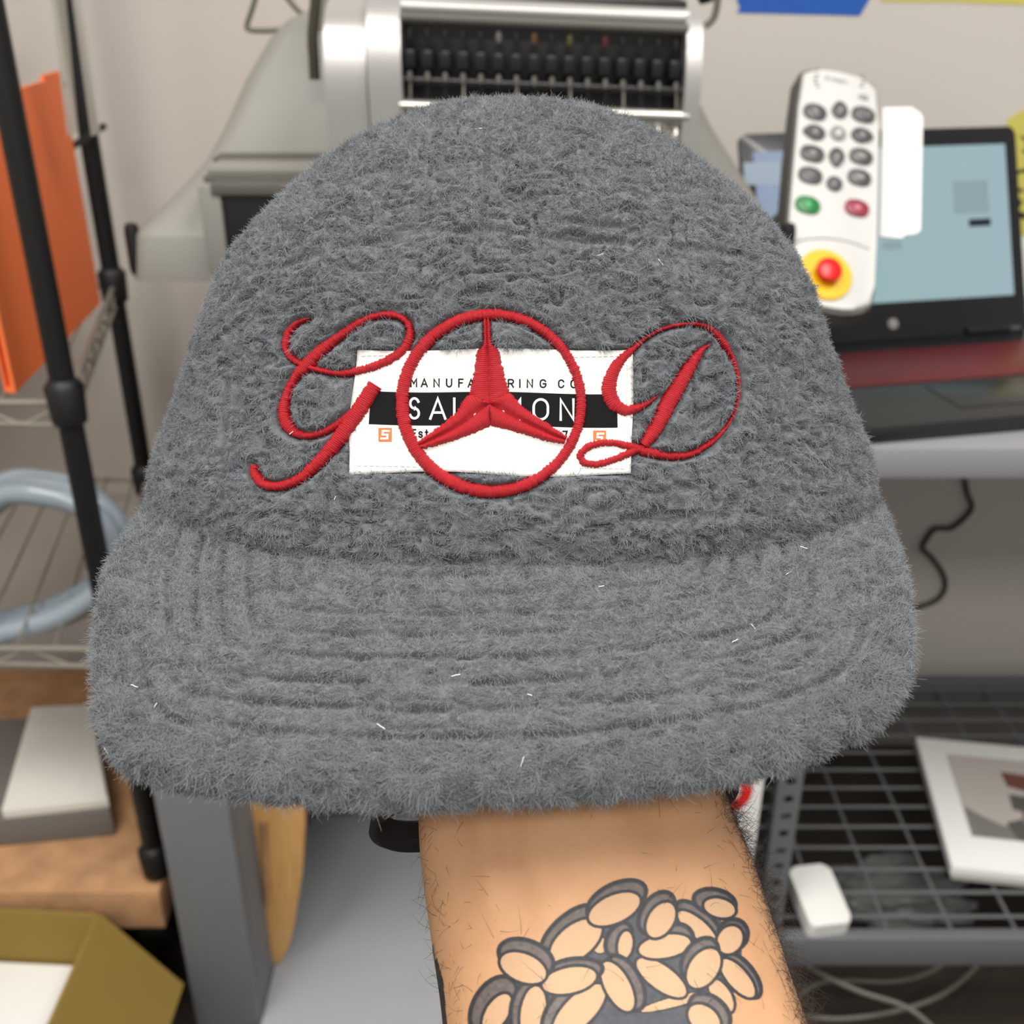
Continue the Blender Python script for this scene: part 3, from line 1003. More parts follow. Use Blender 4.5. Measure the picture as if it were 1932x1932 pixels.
TOKEN = {'bolt': [(-.5, .5), (.1, .5), (.5, -.55), (.0, -.3)], 'box': [(-.55, .4), (.5, .4), (.5, -.4), (-.55, -.4)], 'dot': [(math.cos(k) * .42, math.sin(k) * .42) for k in np.linspace(0, 6.0, 12)],
         'tri': [(-.35, .5), (.5, 0), (-.35, -.5)], 'bar': [(-.5, .12), (.5, .12), (.5, -.12), (-.5, -.12)], 'drop': [(0, .6), (.35, 0), (.28, -.35), (0, -.5), (-.28, -.35), (-.35, 0)]}
for x, y, kind, rx, ry, m, mk, tok in (
        (550, 375, 'oval', 80, 58, 'button', 'button_mark', 'bolt'), (738, 360, 'up', 56, 64, 'button', 'button_mark', 'drop'), (917, 395, 'oval', 82, 58, 'button', 'button_mark', 'bars'),
        (548, 528, 'left', 74, 58, 'button', 'button_mark', 'dot'), (725, 535, 'circ', 54, 54, 'button_light', 'print_white', 'dot'), (905, 552, 'right', 74, 58, 'button', 'button_mark', 'dot'),
        (530, 690, 'oval', 82, 60, 'button', 'button_mark', 'dot'), (715, 715, 'down', 54, 70, 'button', 'button_mark', 'drop'), (900, 712, 'oval', 80, 58, 'button', 'button_mark', 'box'),
        (515, 855, 'oval', 82, 58, 'button', 'button_mark', 'bar'), (698, 918, 'circ', 54, 54, 'button', 'button_mark', 'tri'), (887, 872, 'oval', 80, 58, 'button', 'button_mark', 'box'),
        (495, 1080, 'oval', 84, 60, 'green', 'green_mark', 'drop'), (868, 1103, 'oval', 82, 60, 'maroon', 'maroon_mark', 'dot')):
    f = face_pt(*bz(x, y))
    Mb_ = MR @ Matrix.Translation(f)
    bt_ = prism('button', [(a * PXM, b * PXM) for a, b in oval(rx * 1.14, ry * 1.14, kind)], (-0.002, 0.0034), M[m], pend, Mb_, bevel=0.0014, seg=3)
    if tok == 'bars':
        for sft in (-.5, -.15, .2, .5):
            prism('symbol', [((sft + a) * rx * PXM, b * ry * PXM) for a, b in ((-.06, .4), (.06, .4), (.06, -.3), (-.06, -.3))], (0.0033, 0.0036), M[mk], bt_, None)
            bpy.data.objects[bt_.name].children[-1].data.transform(Matrix.LocRotScale(pend.location, pend.rotation_euler, None).inverted() @ Mb_ @ (Matrix.LocRotScale(pend.location, pend.rotation_euler, None)))
    else:
        s_ = 0.75
        prism('symbol', [(a * rx * s_ * PXM, b * ry * s_ * PXM) for a, b in TOKEN[tok]], (0.0033, 0.0038), M[mk], bt_, Mb_)
f = face_pt(*bz(920, 258))
prism('indicator_lamp', [(a * PXM, b * PXM) for a, b in oval(42, 24, 'oval')], (-0.001, 0.0008), M['button_light'], pend, MR @ Matrix.Translation(f), bevel=0.0004)
f = face_pt(*bz(628, 1608))
Ms = MR @ Matrix.Translation(f)
es = lathe('stop_collar', [(0, 0.003), (198 * PXM, 0.003), (204 * PXM, 0.002), (204 * PXM, -0.001)], M['estop_yellow'], pend, Ms, 36)
lathe('stop_button', [(60 * PXM, 0.002), (62 * PXM, 0.007), (92 * PXM, 0.008), (97 * PXM, 0.011), (88 * PXM, 0.014), (50 * PXM, 0.0158), (0, 0.016)], M['estop_red'], pend, Ms, 32)
# faint printed mark at the top of the face
fa, fb = face_pt(1556, 156), face_pt(1606, 149)
bm = bmesh.new()
nL = 7
for k in range(nL):
    x0 = fa.x + (fb.x - fa.x) * (k + 0.12) / nL
    x1 = fa.x + (fb.x - fa.x) * (k + 0.80) / nL
    ym, hh_ = (fa.y + fb.y) / 2, 0.0026
    for (u0, v0, u1, v1) in {0: ((0, 0, .3, 1), (.7, 0, 1, 1), (.3, .4, .7, .6)), 1: ((.35, 0, .65, 1),), 2: ((0, 0, .28, 1), (.72, 0, 1, 1), (.28, .5, .72, .85)), 3: ((0, 0, .28, 1), (.72, 0, 1, 1), (.28, .2, .72, .5)),
                             4: ((0, 0, .28, 1), (.28, 0, 1, .2), (.28, .42, .8, .58), (.28, .8, 1, 1)), 5: ((.36, 0, .64, .5), (0, .5, .36, 1), (.64, .5, 1, 1)), 6: ((.2, 0, .5, .3),)}[k]:
        q = [bm.verts.new(MR @ Vector((x0 + (x1 - x0) * a_, ym - hh_ + 2 * hh_ * b_, 0.00035))) for a_, b_ in ((u0, v0), (u1, v0), (u1, v1), (u0, v1))]
        bm.faces.new(q)
o = bm_done(bm, 'printed_name', M['faint'], pend)
o['kind'] = 'stuff'
for s, cx in ((-1, 1543), (1, 1624)):
    for k in range(4):
        f = face_pt(cx + s * (6 - 3 * abs(k - 1.2)), 142 + k * 7)
        prism('printed_leaf', [(-0.0022, -0.0009), (0.0022, -0.0013), (0.0026, 0.0009), (-0.0018, 0.0012)], (0.0001, 0.00035), M['faint'], pend, MR @ Matrix.Translation(Vector((f.x, f.y, 0))))
# bracket that carries the pendant on the machine body
tube('bracket', catmull(np.array([MR @ Vector((0, 0.10, -0.022)), MR @ Vector((-0.03, 0.085, -0.060)), Vector((0.320, 1.27, CAMZ - 0.250)), Vector((0.300, 1.27, CAMZ - 0.262))]), 30), 0.008, M['machine_dark'], pend, 10)

# blank white card clipped beside the pendant
cq = [pix(x, y, dd) for x, y, dd in [(1660, 446, 1.150), (1702, 449, 1.150), (1708, 443, 1.151), (1728, 441, 1.151), (1737, 434, 1.152), (1741, 222, 1.190), (1736, 212, 1.191), (1726, 207, 1.192), (1722, 202, 1.192), (1666, 203, 1.192), (1665, 210, 1.190)]]
cn = np.cross(cq[4] - cq[0], cq[9] - cq[0])
cn /= np.linalg.norm(cn)
if cn @ AF > 0:
    cn = -cn
bm = bmesh.new()
fr_ = [bm.verts.new(p) for p in cq]
bk_ = [bm.verts.new(p - cn * 0.0015) for p in cq]
bm.faces.new(fr_)
bm.faces.new(bk_[::-1])
for k in range(len(cq)):
    bm.faces.new((fr_[k], bk_[k], bk_[(k + 1) % len(cq)], fr_[(k + 1) % len(cq)]))
tag(bm_done(bm, 'blank_card', M['paper'], None), 'blank white card standing right beside the control keypad', 'card')

# ================================================================== WIRE RACK ON THE LEFT
rack = empty('wire_rack', (-0.85, 1.27, 0), 'black wire shelving rack with round posts standing at the left wall', 'shelving')
RXF, RYF = -0.497, 1.040
RXB, RYB = -0.585, 1.500
RXL = -1.25
Z1, Z2, Z3 = CAMZ - 0.392, CAMZ - 0.690, CAMZ - 1.035


def rack_post(x, y):
    pr = tube('post', [(x, y, Z3 + 0.0005), (x, y, 1.9)], 0.0125, M['rack_black'], rack, 16)
    for z in (Z1, Z2, Z3 + 0.026, 1.75):
        lathe('collar', [(0.0128, -0.024), (0.0175, -0.020), (0.0195, 0.018), (0.0150, 0.024), (0.0126, 0.026)], M['rack_black'], rack, Matrix.Translation(Vector((x, y, z))), 16)


xf_ = on_y(60, 420, RYF)[0]
xb_ = on_y(191, 400, RYB)[0]
rack_post(xf_, RYF)
rack_post(xb_, RYB)
rack_post(RXL, RYF)
rack_post(RXL, RYB)


def wire_shelf(z, m, nlong=8, ncross=18):
    tube('shelf_rim', [(xf_, RYF, z), (xb_, RYB, z)], 0.0035, m, rack, 8)
    tube('shelf_rim', [(xf_, RYF, z), (RXL, RYF, z)], 0.0035, m, rack, 8)
    tube('shelf_rim', [(RXL, RYB, z), (xb_, RYB, z)], 0.0035, m, rack, 8)
    tube('shelf_rim', [(RXL, RYF, z), (xf_, RYF, z - 0.025)], 0.003, m, rack, 8)
    tube('shelf_rim', [(xf_, RYF, z - 0.025), (xb_, RYB, z - 0.025)], 0.003, m, rack, 8)
    # zigzag truss of the front and side edge
    zz = []
    for k in range(17):
        u = k / 16
        zz.append((xf_ + (RXL - xf_) * u, RYF, z - (0.025 if k % 2 else 0.0)))
    tube('shelf_truss', zz, 0.002, m, rack, 6)
    zz = []
    for k in range(13):
        u = k / 12
        zz.append((xf_ + (xb_ - xf_) * u, RYF + (RYB - RYF) * u, z - (0.025 if k % 2 else 0.0)))
    tube('shelf_truss', zz, 0.002, m, rack, 6)
    for k in range(ncross):
        u = (k + 0.5) / ncross
        x = RXL + (xf_ - RXL) * u
        xe = RXL + (xb_ - RXL) * u
        tube('shelf_wire', [(x, RYF, z + 0.003), (xe, RYB, z + 0.003)], 0.0018, m, rack, 6)


wire_shelf(Z1, M['wire'])
wire_shelf(Z2, M['wire'])
wire_shelf(1.72, M['wire'])
# rod and hook on the rear post
tube('hook_rod', [on_y(112, 292, 1.40), on_y(196, 238, RYB - 0.01)], 0.0045, M['rack_black'], rack, 8)
tube('hook_rod', [on_y(35, 202, 1.30), on_y(120, 160, 1.46)], 0.0045, M['rack_black'], rack, 8)

# particle board and things on it
ob = box('board', (RXL, RYF - 0.03, Z3 - 0.062), (on_y(300, 1690, RYF - 0.03)[0], RYB, Z3), M['osb'], None, 0.002)
tag(ob, 'thick particle board slab across the bottom of the rack', 'board')
ob2 = empty('board_support', (RXL + 0.3, 1.27, 0), 'dark trestle blocks under the particle board slab', 'support')
for x in (RXL + 0.06, -0.80):
    box('block', (x, RYF + 0.02, 0.0), (x + 0.08, RYB - 0.02, Z3 - 0.0625), M['rack_black'], ob2, 0.003)

# orange board standing on the top shelf
o1_, o2_ = on_z(30, 742, Z1 + 0.005), on_z(190, 572, Z1 + 0.005)
dv_ = o2_ - o1_
LL = np.linalg.norm(dv_)
dv_ /= LL
pv = np.array([-dv_[1], dv_[0], 0])
Mo = Matrix(((dv_[0], 0, pv[0], o1_[0]), (dv_[1], 0, pv[1], o1_[1]), (0, 1, 0, Z1 + 0.0052), (0, 0, 0, 1)))
ht = on_y(152, 142, o2_[1])[2] - Z1
og = empty('orange_folder', o1_, 'bright orange folder board standing upright on the rack shelf', 'folder')
prism('panel', [(0, 0), (LL, 0), (LL, ht), (LL * 0.80, ht), (LL * 0.80, ht - 0.006), (0.0, ht - 0.006)], (0.0, 0.004), M['orange'], og, Mo)
prism('panel', [(0.005, 0), (LL - 0.01, 0), (LL - 0.01, ht - 0.02), (0.005, ht - 0.02)], (0.010, 0.0125), M['orange'], og, Mo)
prism('spine', [(0.003, 0), (LL - 0.005, 0), (LL - 0.005, 0.004), (0.003, 0.004)], (0.004, 0.010), M['orange'], og, Mo)

# clear plastic strips hanging from above in front of the folder
for xs_, lab in (((88, 118, 128, 148), 'translucent plastic strip hanging down in front of the orange folder'), ((128, 146, 172, 188), 'narrow translucent strip hanging beside the rear rack post')):
    bm = bmesh.new()
    a = [on_y(xs_[0], -60, 1.22), on_y(xs_[1], -60, 1.24), on_y(xs_[3], 250, 1.28), on_y(xs_[2], 256, 1.26)]
    vs = [bm.verts.new(p) for p in a]
    bm.faces.new(vs)
    o = bm_done(bm, 'plastic_strip', M['clear'], None)
    md = o.modifiers.new('thick', 'SOLIDIFY'); md.thickness = 0.001
    tag(o, lab, 'strip')

# pale bin on the shelf behind the folder
bn = empty('plastic_bin', (-0.95, 1.30, Z1 + 0.005), 'large pale translucent storage bin on the rack behind the orange folder', 'bin')
M['bin'] = mat('cloudy_bin', srgb(206, 202, 190), 0.35, var=0.10, vscale=5, stretch=(1, 1, 0.3))
box('tub', (-1.20, 1.10, Z1 + 0.005), (-0.66, 1.47, Z1 + 0.34), M['bin'], bn, 0.02, seg=4)
box('lid', (-1.21, 1.09, Z1 + 0.34), (-0.65, 1.48, Z1 + 0.365), M['offwhite'], bn, 0.008, seg=3)

# coil of blue-grey hose on the middle shelf
coil = empty('hose_coil', (-0.72, 1.2, Z2 + 0.005), 'coil of glossy blue-grey plastic hose standing on the rack shelf', 'hose')
cpx = [(-60, 985), (20, 925), (100, 925), (170, 945), (215, 985), (228, 1040), (210, 1095), (170, 1130), (110, 1160), (40, 1180), (-60, 1195), (-140, 1120), (-130, 1040)]
for k, (yy_, dx, dy, rr_) in enumerate(((1.13, 0, 0, 0.015), (1.165, -8, -14, 0.014), (1.10, -16, 10, 0.013), (1.20, 4, 6, 0.013))):
    pts = [on_y(x + dx, y + dy, yy_) for x, y in cpx]
    zmin_ = min(p[2] for p in pts)
    pts = [p - np.array([0, 0, zmin_ - (Z2 + 0.0055 + rr_)]) if False else p for p in pts]
    P_ = catmull(np.array(pts + pts[:1]), 90)[:-1]
    tube('loop', P_, rr_, M['hose'], coil, 12, closed=True)
tb = [on_y(x, y, 1.115) for x, y in [(168, 985), (178, 1020), (190, 1060), (182, 1085)]]
tube('hose_end', catmull(np.array(tb), 16), 0.013, M['hose'], coil, 12)

# white box on a grey one, on the board
zt1, zt2 = Z3 + 0.045, Z3 + 0.062
qa = [on_z(x, y, zt2) for x, y in [(2, 1528), (204, 1506), (172, 1328), (58, 1334)]]
wbx = empty('white_box', qa[0], 'flat white box lying on a grey carton on the particle board', 'box')


def slab(name, Q, z0, z1, m, parent, bevel=0.002):
    bm = bmesh.new()
    lo = [bm.verts.new((p[0], p[1], z0)) for p in Q]
    hi = [bm.verts.new((p[0], p[1], z1)) for p in Q]
    bm.faces.new(lo[::-1]); bm.faces.new(hi)
    for k in range(len(Q)):
        bm.faces.new((lo[k], lo[(k + 1) % len(Q)], hi[(k + 1) % len(Q)], hi[k]))
    return bm_done(bm, name, m, parent, True, bevel)


wbx.location.z = zt1
slab('carton', qa, zt1 + 0.0005, zt2, M['offwhite'], wbx)
iq = [np.mean(qa, 0) + (p - np.mean(qa, 0)) * 0.96 for p in qa]
slab('lid', iq, zt2, zt2 + 0.003, M['offwhite'], wbx, 0.001)
gq = [on_z(x, y, zt1) for x, y in [(-140, 1560), (208, 1528), (176, 1345), (-60, 1360)]]
gc_ = slab('grey_carton', gq, Z3 + 0.0005, zt1, M['darkgrey'], None)
tag(gc_, 'grey carton under the flat white box on the particle board', 'carton')

# open cardboard box on the floor
cb = empty('cardboard_box', on_z(60, 1930, 0.0), 'open olive cardboard box with papers inside on the floor by the rack', 'box')
zt_ = 0.235
cr = [on_z(x, y, zt_) for x, y in [(188, 1722), (95, 1932)]]
back_l = on_z(-120, 1708, zt_)
c0_, c1_ = cr[0], cr[0] + (cr[1] - cr[0]) * 1.3
c3_ = back_l
c2_ = c3_ + (c1_ - c0_)
cs_ = [c0_, c1_, c2_, c3_]
names = ['wall_panel'] * 4
cen_ = np.mean(cs_, 0)
for k in range(4):
    a, b = cs_[k], cs_[(k + 1) % 4]
    nrm2 = np.array([-(b - a)[1], (b - a)[0], 0]); nrm2 /= np.linalg.norm(nrm2)
    if nrm2 @ (cen_ - a) < 0: nrm2 = -nrm2
    slab('wall_panel', [a, b, b + nrm2 * 0.004, a + nrm2 * 0.004], 0.0005, zt_, M['cardboard'], cb, 0.0006)
slab('bottom_panel', cs_, 0.0004, 0.005, M['cardboard'], cb, 0.0005)
# the flap folded outward on the right
fo = [c0_, c1_]
ou = np.array([(c0_ - c3_)[0], (c0_ - c3_)[1], 0]); ou /= np.linalg.norm(ou)
bm = bmesh.new()
v = [bm.verts.new(p) for p in (c0_, c1_, c1_ + ou * 0.09 - np.array([0, 0, 0.12]), c0_ + ou * 0.09 - np.array([0, 0, 0.12]))]
bm.faces.new(v)
o = bm_done(bm, 'flap', M['cardboard'], cb)
md = o.modifiers.new('thick', 'SOLIDIFY'); md.thickness = 0.004
pq = [cen_ + (p - cen_) * 0.92 for p in cs_]
pp_ = slab('paper_stack', pq, 0.006, 0.15, M['paper'], None, 0.002)
tag(pp_, 'stack of white paper inside the open cardboard box', 'paper')

# black lump standing in for dark floor between the box and the stand leg
bc = on_z(275, 1800, 0.06)
bm = bmesh.new()
bmesh.ops.create_icosphere(bm, subdivisions=4, radius=1.0)
co = np.array([v.co[:] for v in bm.verts])
nz = noise(co, 0.5, 71) * 0.12
for v, q in zip(bm.verts, nz):
    v.co = Vector((bc[0] + v.co.x * 0.07 * (1 + q), bc[1] + 0.14 + v.co.y * 0.15 * (1 + q), max(0.001, 0.075 + v.co.z * 0.078 * (1 + q))))
tag(bm_done(bm, 'dark_floor_lump', M['rack_black'], None, smooth=True), 'black lump standing in for dark floor beside the stand leg', 'lump')
# ================================================================== THE FLEECE CAP
RNG = np.random.default_rng(7)
EH = math.radians(23)
H_UP = AU * math.cos(EH) - AF * math.sin(EH)          # the cap's own up axis
H_FR = -AU * math.sin(EH) - AF * math.cos(EH)         # the way its peak points
CAP0 = C0 + AU * 0.0119 + AF * 0.3154                 # centre of the sweatband
FLEECE = 0.0033

cap = empty('fleece_cap', CAP0, 'grey sherpa fleece cap with red embroidered script and white woven label', 'cap')

# h, half width, front, back, centre (all metres, cap axes)
CT = np.array([
    (-0.0150, 0.0930, 0.0500, -0.060, 0.000),
    (-0.0090, 0.0985, 0.0545, -0.064, 0.000),
    (0.0000, 0.1022, 0.0565, -0.066, 0.000),
    (0.0110, 0.0985, 0.0535, -0.067, 0.000),
    (0.0237, 0.0915, 0.0475, -0.067, 0.000),
    (0.0390, 0.0848, 0.0400, -0.066, 0.000),
    (0.0536, 0.0792, 0.0335, -0.064, -0.002),
    (0.0635, 0.0732, 0.0280, -0.061, -0.004),
    (0.0718, 0.0655, 0.0215, -0.058, -0.008),
    (0.0800, 0.0560, 0.0140, -0.054, -0.012),
    (0.0870, 0.0455, 0.0060, -0.049, -0.016),
    (0.0930, 0.0335, -0.0030, -0.044, -0.020),
    (0.0975, 0.0190, -0.0120, -0.036, -0.023),
    (0.0990, 0.0004, -0.0236, -0.0244, -0.024)])


def crown_rows(n):
    T = catmull(CT, 900)
    T[:, 1] -= np.minimum(0.0013 + 0.0010 * np.clip(1 - np.abs(T[:, 0]) / 0.03, 0, 1), T[:, 1] * 0.3)
    T[:, 0] -= 0.0013 * np.clip((T[:, 0] - 0.04) / 0.05, 0, 1)
    prof = np.stack([T[:, 0] * 1.0, (T[:, 1] + T[:, 2]) * 0.7], 1)
    seg = np.r_[0, np.cumsum(np.linalg.norm(np.diff(prof, axis=0), axis=1))]
    u = np.linspace(0, seg[-1], n)
    return np.stack([np.interp(u, seg, T[:, k]) for k in range(5)], 1)


def crown_grid(rows, th):
    h, wd, fr, bk, ce = [rows[:, k][:, None] for k in range(5)]
    c, s = np.cos(th)[None, :], np.sin(th)[None, :]
    # flat front panel between the corners, round elsewhere
    nx = 2.0 / 2.35
    X = wd * np.sign(c) * np.abs(c) ** nx
    G = np.where(s > 0, ce + (fr - ce) * np.abs(s) ** nx, ce - (ce - bk) * np.abs(s) ** nx)
    return (CAP0 + X[..., None] * AX + G[..., None] * H_FR + np.broadcast_to(h, X.shape)[..., None] * H_UP)


def grid_normals(P, wrap):
    if wrap:
        dc = np.roll(P, -1, 1) - np.roll(P, 1, 1)
    else:
        dc = np.gradient(P, axis=1)
    dr = np.gradient(P, axis=0)
    N = np.cross(dc, dr)
    N /= np.linalg.norm(N, axis=2)[..., None] + 1e-12
    return N


xu_ = np.linspace(-0.995, 0.995, 520)
TH = np.concatenate([np.sort(np.concatenate([np.arccos(np.sign(xu_) * np.abs(xu_) ** (2.35 / 2)), np.linspace(-0.3, math.pi + 0.3, 330)])), np.linspace(math.pi + 0.3, 2 * math.pi - 0.3, 122)[1:-1]])
ROWS = crown_rows(430)
P0 = crown_grid(ROWS, TH)
N0 = grid_normals(P0, True)
ctr = CAP0 + 0.04 * H_UP
if np.mean(np.sum(N0 * (P0 - ctr), 2)) < 0:
    N0 = -N0
N0[-2:] = N0[-3:-2]

# smooth shell used to lay the label and the stitches on
co_r, co_t = crown_rows(90), np.linspace(0, 2 * math.pi, 181)[:-1]
PC = crown_grid(co_r, co_t).reshape(-1, 3)
BVH = BVHTree.FromPolygons([Vector(p) for p in PC], [tuple(int(i) for i in f) for f in grid_faces(90, 180, True)])
CV = Vector(C0)


def on_crown(px, py, off):
    d = Vector(ray(px, py)).normalized()
    hit = BVH.ray_cast(CV, d)
    if hit[0] is None:
        return None
    n = hit[1]
    if n.dot(d) > 0:
        n = -n
    return np.array(hit[0] + n * off), np.array(n)


# ---- the embroidery, drawn as strokes on the front panel: (x, y, width)
def z1(L): return [(450 + x / 3.864, 550 + y / 3.864, wd_ / 3.864) for x, y, wd_ in L]
def z2(L): return [(940 + x / 3.864, 550 + y / 3.864, wd_ / 3.864) for x, y, wd_ in L]


G_A = z1([(548, 208, 10), (490, 222, 26), (430, 255, 38), (380, 320, 46), (365, 410, 50), (400, 485, 46), (470, 533, 42), (560, 568, 38),
          (660, 593, 36), (770, 604, 42), (890, 585, 56), (1010, 550, 64), (1110, 505, 66), (1195, 445, 64), (1243, 370, 60), (1255, 290, 54),
          (1220, 218, 46), (1130, 180, 42), (1010, 190, 44), (900, 235, 48), (800, 300, 54), (700, 372, 62), (600, 452, 78), (515, 540, 84),
          (435, 630, 56), (378, 740, 54), (352, 860, 72), (368, 960, 88), (440, 1040, 62), (560, 1052, 46), (690, 1003, 44), (800, 920, 44), (850, 870, 40)])
G_B = z1([(1010, 688, 100), (960, 765, 104), (900, 860, 104), (830, 965, 104), (760, 1060, 100), (690, 1150, 88), (620, 1230, 78), (550, 1300, 70),
          (460, 1372, 62), (340, 1418, 56), (230, 1415, 58), (160, 1355, 60), (138, 1275, 40)])
D_A = z2([(1152, 768, 8), (1080, 820, 34), (1000, 858, 56), (920, 872, 76), (850, 838, 98), (808, 770, 108), (800, 690, 104), (832, 590, 88), (895, 495, 66),
          (970, 430, 44), (1060, 350, 28), (1180, 285, 24), (1330, 250, 24), (1480, 258, 28), (1580, 325, 44), (1660, 440, 30), (1710, 560, 24),
          (1730, 690, 22), (1718, 820, 18), (1680, 930, 14), (1605, 1040, 26), (1500, 1130, 38), (1380, 1192, 44), (1250, 1208, 50),
          (1120, 1185, 62), (1020, 1158, 64), (930, 1130, 58), (830, 1110, 50), (720, 1115, 50), (632, 1150, 54), (593, 1203, 54), (625, 1253, 54),
          (710, 1265, 50), (800, 1243, 50), (900, 1203, 54), (990, 1160, 60), (1050, 1135, 40)])
D_B = z2([(1522, 393, 8), (1450, 450, 46), (1380, 560, 82), (1310, 680, 98), (1240, 800, 104), (1180, 920, 98), (1110, 1045, 88), (1045, 1130, 64)])
aa = np.linspace(-0.1, 2 * math.pi - 0.02, 60)
RING = [(928 + 167 * math.sin(t), 762 - 166 * math.cos(t), 20 + 3 * math.sin(t * 1.0 + 3.6)) for t in aa]
SP_U = [(918, 592, 9), (919, 625, 11), (920, 652, 14), (921, 664, 30), (922, 690, 38), (923, 720, 47), (924, 747, 56), (924.5, 757, 34), (925, 767, 2)]
SP_L = [(793, 843, 13), (820, 830, 21), (850, 815, 30), (880, 797, 40), (905, 776, 54), (914, 770, 36), (925, 764, 2)]
SP_R = [(1066, 832, 13), (1040, 822, 21), (1005, 806, 30), (970, 789, 40), (944, 774, 54), (934, 769, 36), (923, 764, 2)]

MASK = np.zeros((1932, 1932), np.float32)          # distance-like map around the stitches


def stamp(S, grow):
    for x, y, wd_ in S:
        r = wd_ / 2 + grow
        i0, i1, j0, j1 = int(y - r), int(y + r) + 2, int(x - r), int(x + r) + 2
        yy, xx = np.mgrid[i0:i1, j0:j1]
        d = np.hypot(xx - x, yy - y)
        MASK[i0:i1, j0:j1] = np.maximum(MASK[i0:i1, j0:j1], np.clip((r - d) / grow, 0, 1))


STROKES = {k: resample(catmull(v, 500), max(60, int(len(v) * 14))) for k, v in
           dict(ga=G_A, gb=G_B, da=D_A, db=D_B, ring=RING, su=SP_U, sl=SP_L, sr=SP_R).items()}
for S in STROKES.values():
    stamp(S, 9.0)
PATCH_Q = np.array([(675, 662), (1191, 661), (1190, 898), (659, 893)], float)


def in_patch(px, py, grow=0.0):
    r = np.full(np.shape(px), 1e9)
    for a, b in zip(PATCH_Q, np.roll(PATCH_Q, -1, 0)):
        e = b - a
        L = np.hypot(*e)
        r = np.minimum(r, (e[0] * (py - a[1]) - e[1] * (px - a[0])) / L)
    return r + grow


def front_fields(P, N):
    """stitch mask and patch mask for points of the crown's front"""
    px, py, d = proj(P)
    facing = np.sum(N * (C0 - P), -1) > 0
    i = np.clip(py, 0, 1931).astype(int)
    j = np.clip(px, 0, 1931).astype(int)
    st = MASK[i, j] * facing
    pa = np.clip(in_patch(px, py, 6.0) / 10.0, 0, 1) * facing
    return px, py, st, pa, facing


def seams(px, py, facing):
    """valleys along the panel seams"""
    u = (px - 966) / 480.0
    y1 = 447 + 70 * u ** 2 + 8 * np.sin(u * 5)
    v = np.exp(-((py - y1) / 7.0) ** 2) * np.clip((470 - np.abs(px - 966)) / 60, 0, 1)
    y2 = 424 + 78 * u ** 2
    v = np.maximum(v, 0.7 * np.exp(-((py - y2) / 6.0) ** 2) * np.clip((px - 1000) / 80, 0, 1) * np.clip((1320 - px) / 60, 0, 1))
    x3 = 911 + 0.06 * (440 - py)
    v = np.maximum(v, 0.9 * np.exp(-((px - x3) / 6.0) ** 2) * np.clip((445 - py) / 15, 0, 1) * np.clip((py - 190) / 60, 0, 1))
    for off, a in ((0, 0.9), (24, 0.6), (-22, 0.5)):
        xr = 1424 + off + 0.17 * np.maximum(py - 560, -60)
        v = np.maximum(v, a * np.exp(-((px - xr) / 6.0) ** 2) * np.clip((py - 470) / 60, 0, 1) * np.clip((960 - py) / 20, 0, 1))
    for off, a in ((0, 0.9), (20, 0.5)):
        xl = 452 + off - 0.06 * (py - 560)
        v = np.maximum(v, a * np.exp(-((px - xl) / 6.0) ** 2) * np.clip((py - 540) / 60, 0, 1) * np.clip((960 - py) / 20, 0, 1))
    return v * facing


def puff(P, aniso):
    """height of the curly pile, 0..1: small tufts with creases between, rows running along x"""
    L = np.stack([(P - CAP0) @ AX, (P - CAP0) @ AU, (P - CAP0) @ AF], -1)
    wv = np.stack([noise(L, 0.011, 11), noise(L, 0.011, 12), noise(L, 0.011, 13)], -1)
    Q = L + 0.0028 * wv
    a = np.array(aniso)
    n1 = noise(Q, 0.0040 * a, 1)
    n2 = noise(Q, 0.0025 * a, 2)
    gate = np.clip(0.42 + 1.7 * noise(Q, 0.0034 * a, 6), 0, 1)
    gate2 = np.clip(0.42 + 1.7 * noise(Q, 0.0028, 7), 0, 1)
    crack = np.maximum(gate * np.exp(-(n1 / 0.13) ** 2), 0.85 * gate2 * np.exp(-(n2 / 0.17) ** 2))
    b2 = np.abs(noise(Q, 0.0026, 8))
    b3 = noise(Q, 0.0013, 3)
    lo = noise(L, 0.016, 4)
    return np.clip(0.86 - 0.62 * crack + 0.26 * (np.sqrt(b2) - 0.55) + 0.16 * b3 + 0.12 * lo, 0.0, 1.25)


PX, PY, ST, PA, FACE = front_fields(P0, N0)
SEAM = seams(PX, PY, FACE) * np.clip(0.7 + 1.0 * noise(P0 - CAP0, 0.009, 51), 0.25, 1)
D0 = puff(P0, (1.6, 0.8, 1.0)) * (1 - 0.92 * SEAM)
D0 = D0 * (1 - 0.80 * ST) * (1 - PA)
P1 = P0 + N0 * (D0 * FLEECE)[..., None]
nr, nc = P0.shape[:2]
V = P1.reshape(-1, 3)
F = grid_faces(nr, nc, True)
me = from_arrays('crown', V, F)
crown = link('crown', me, M['fleece'], cap)


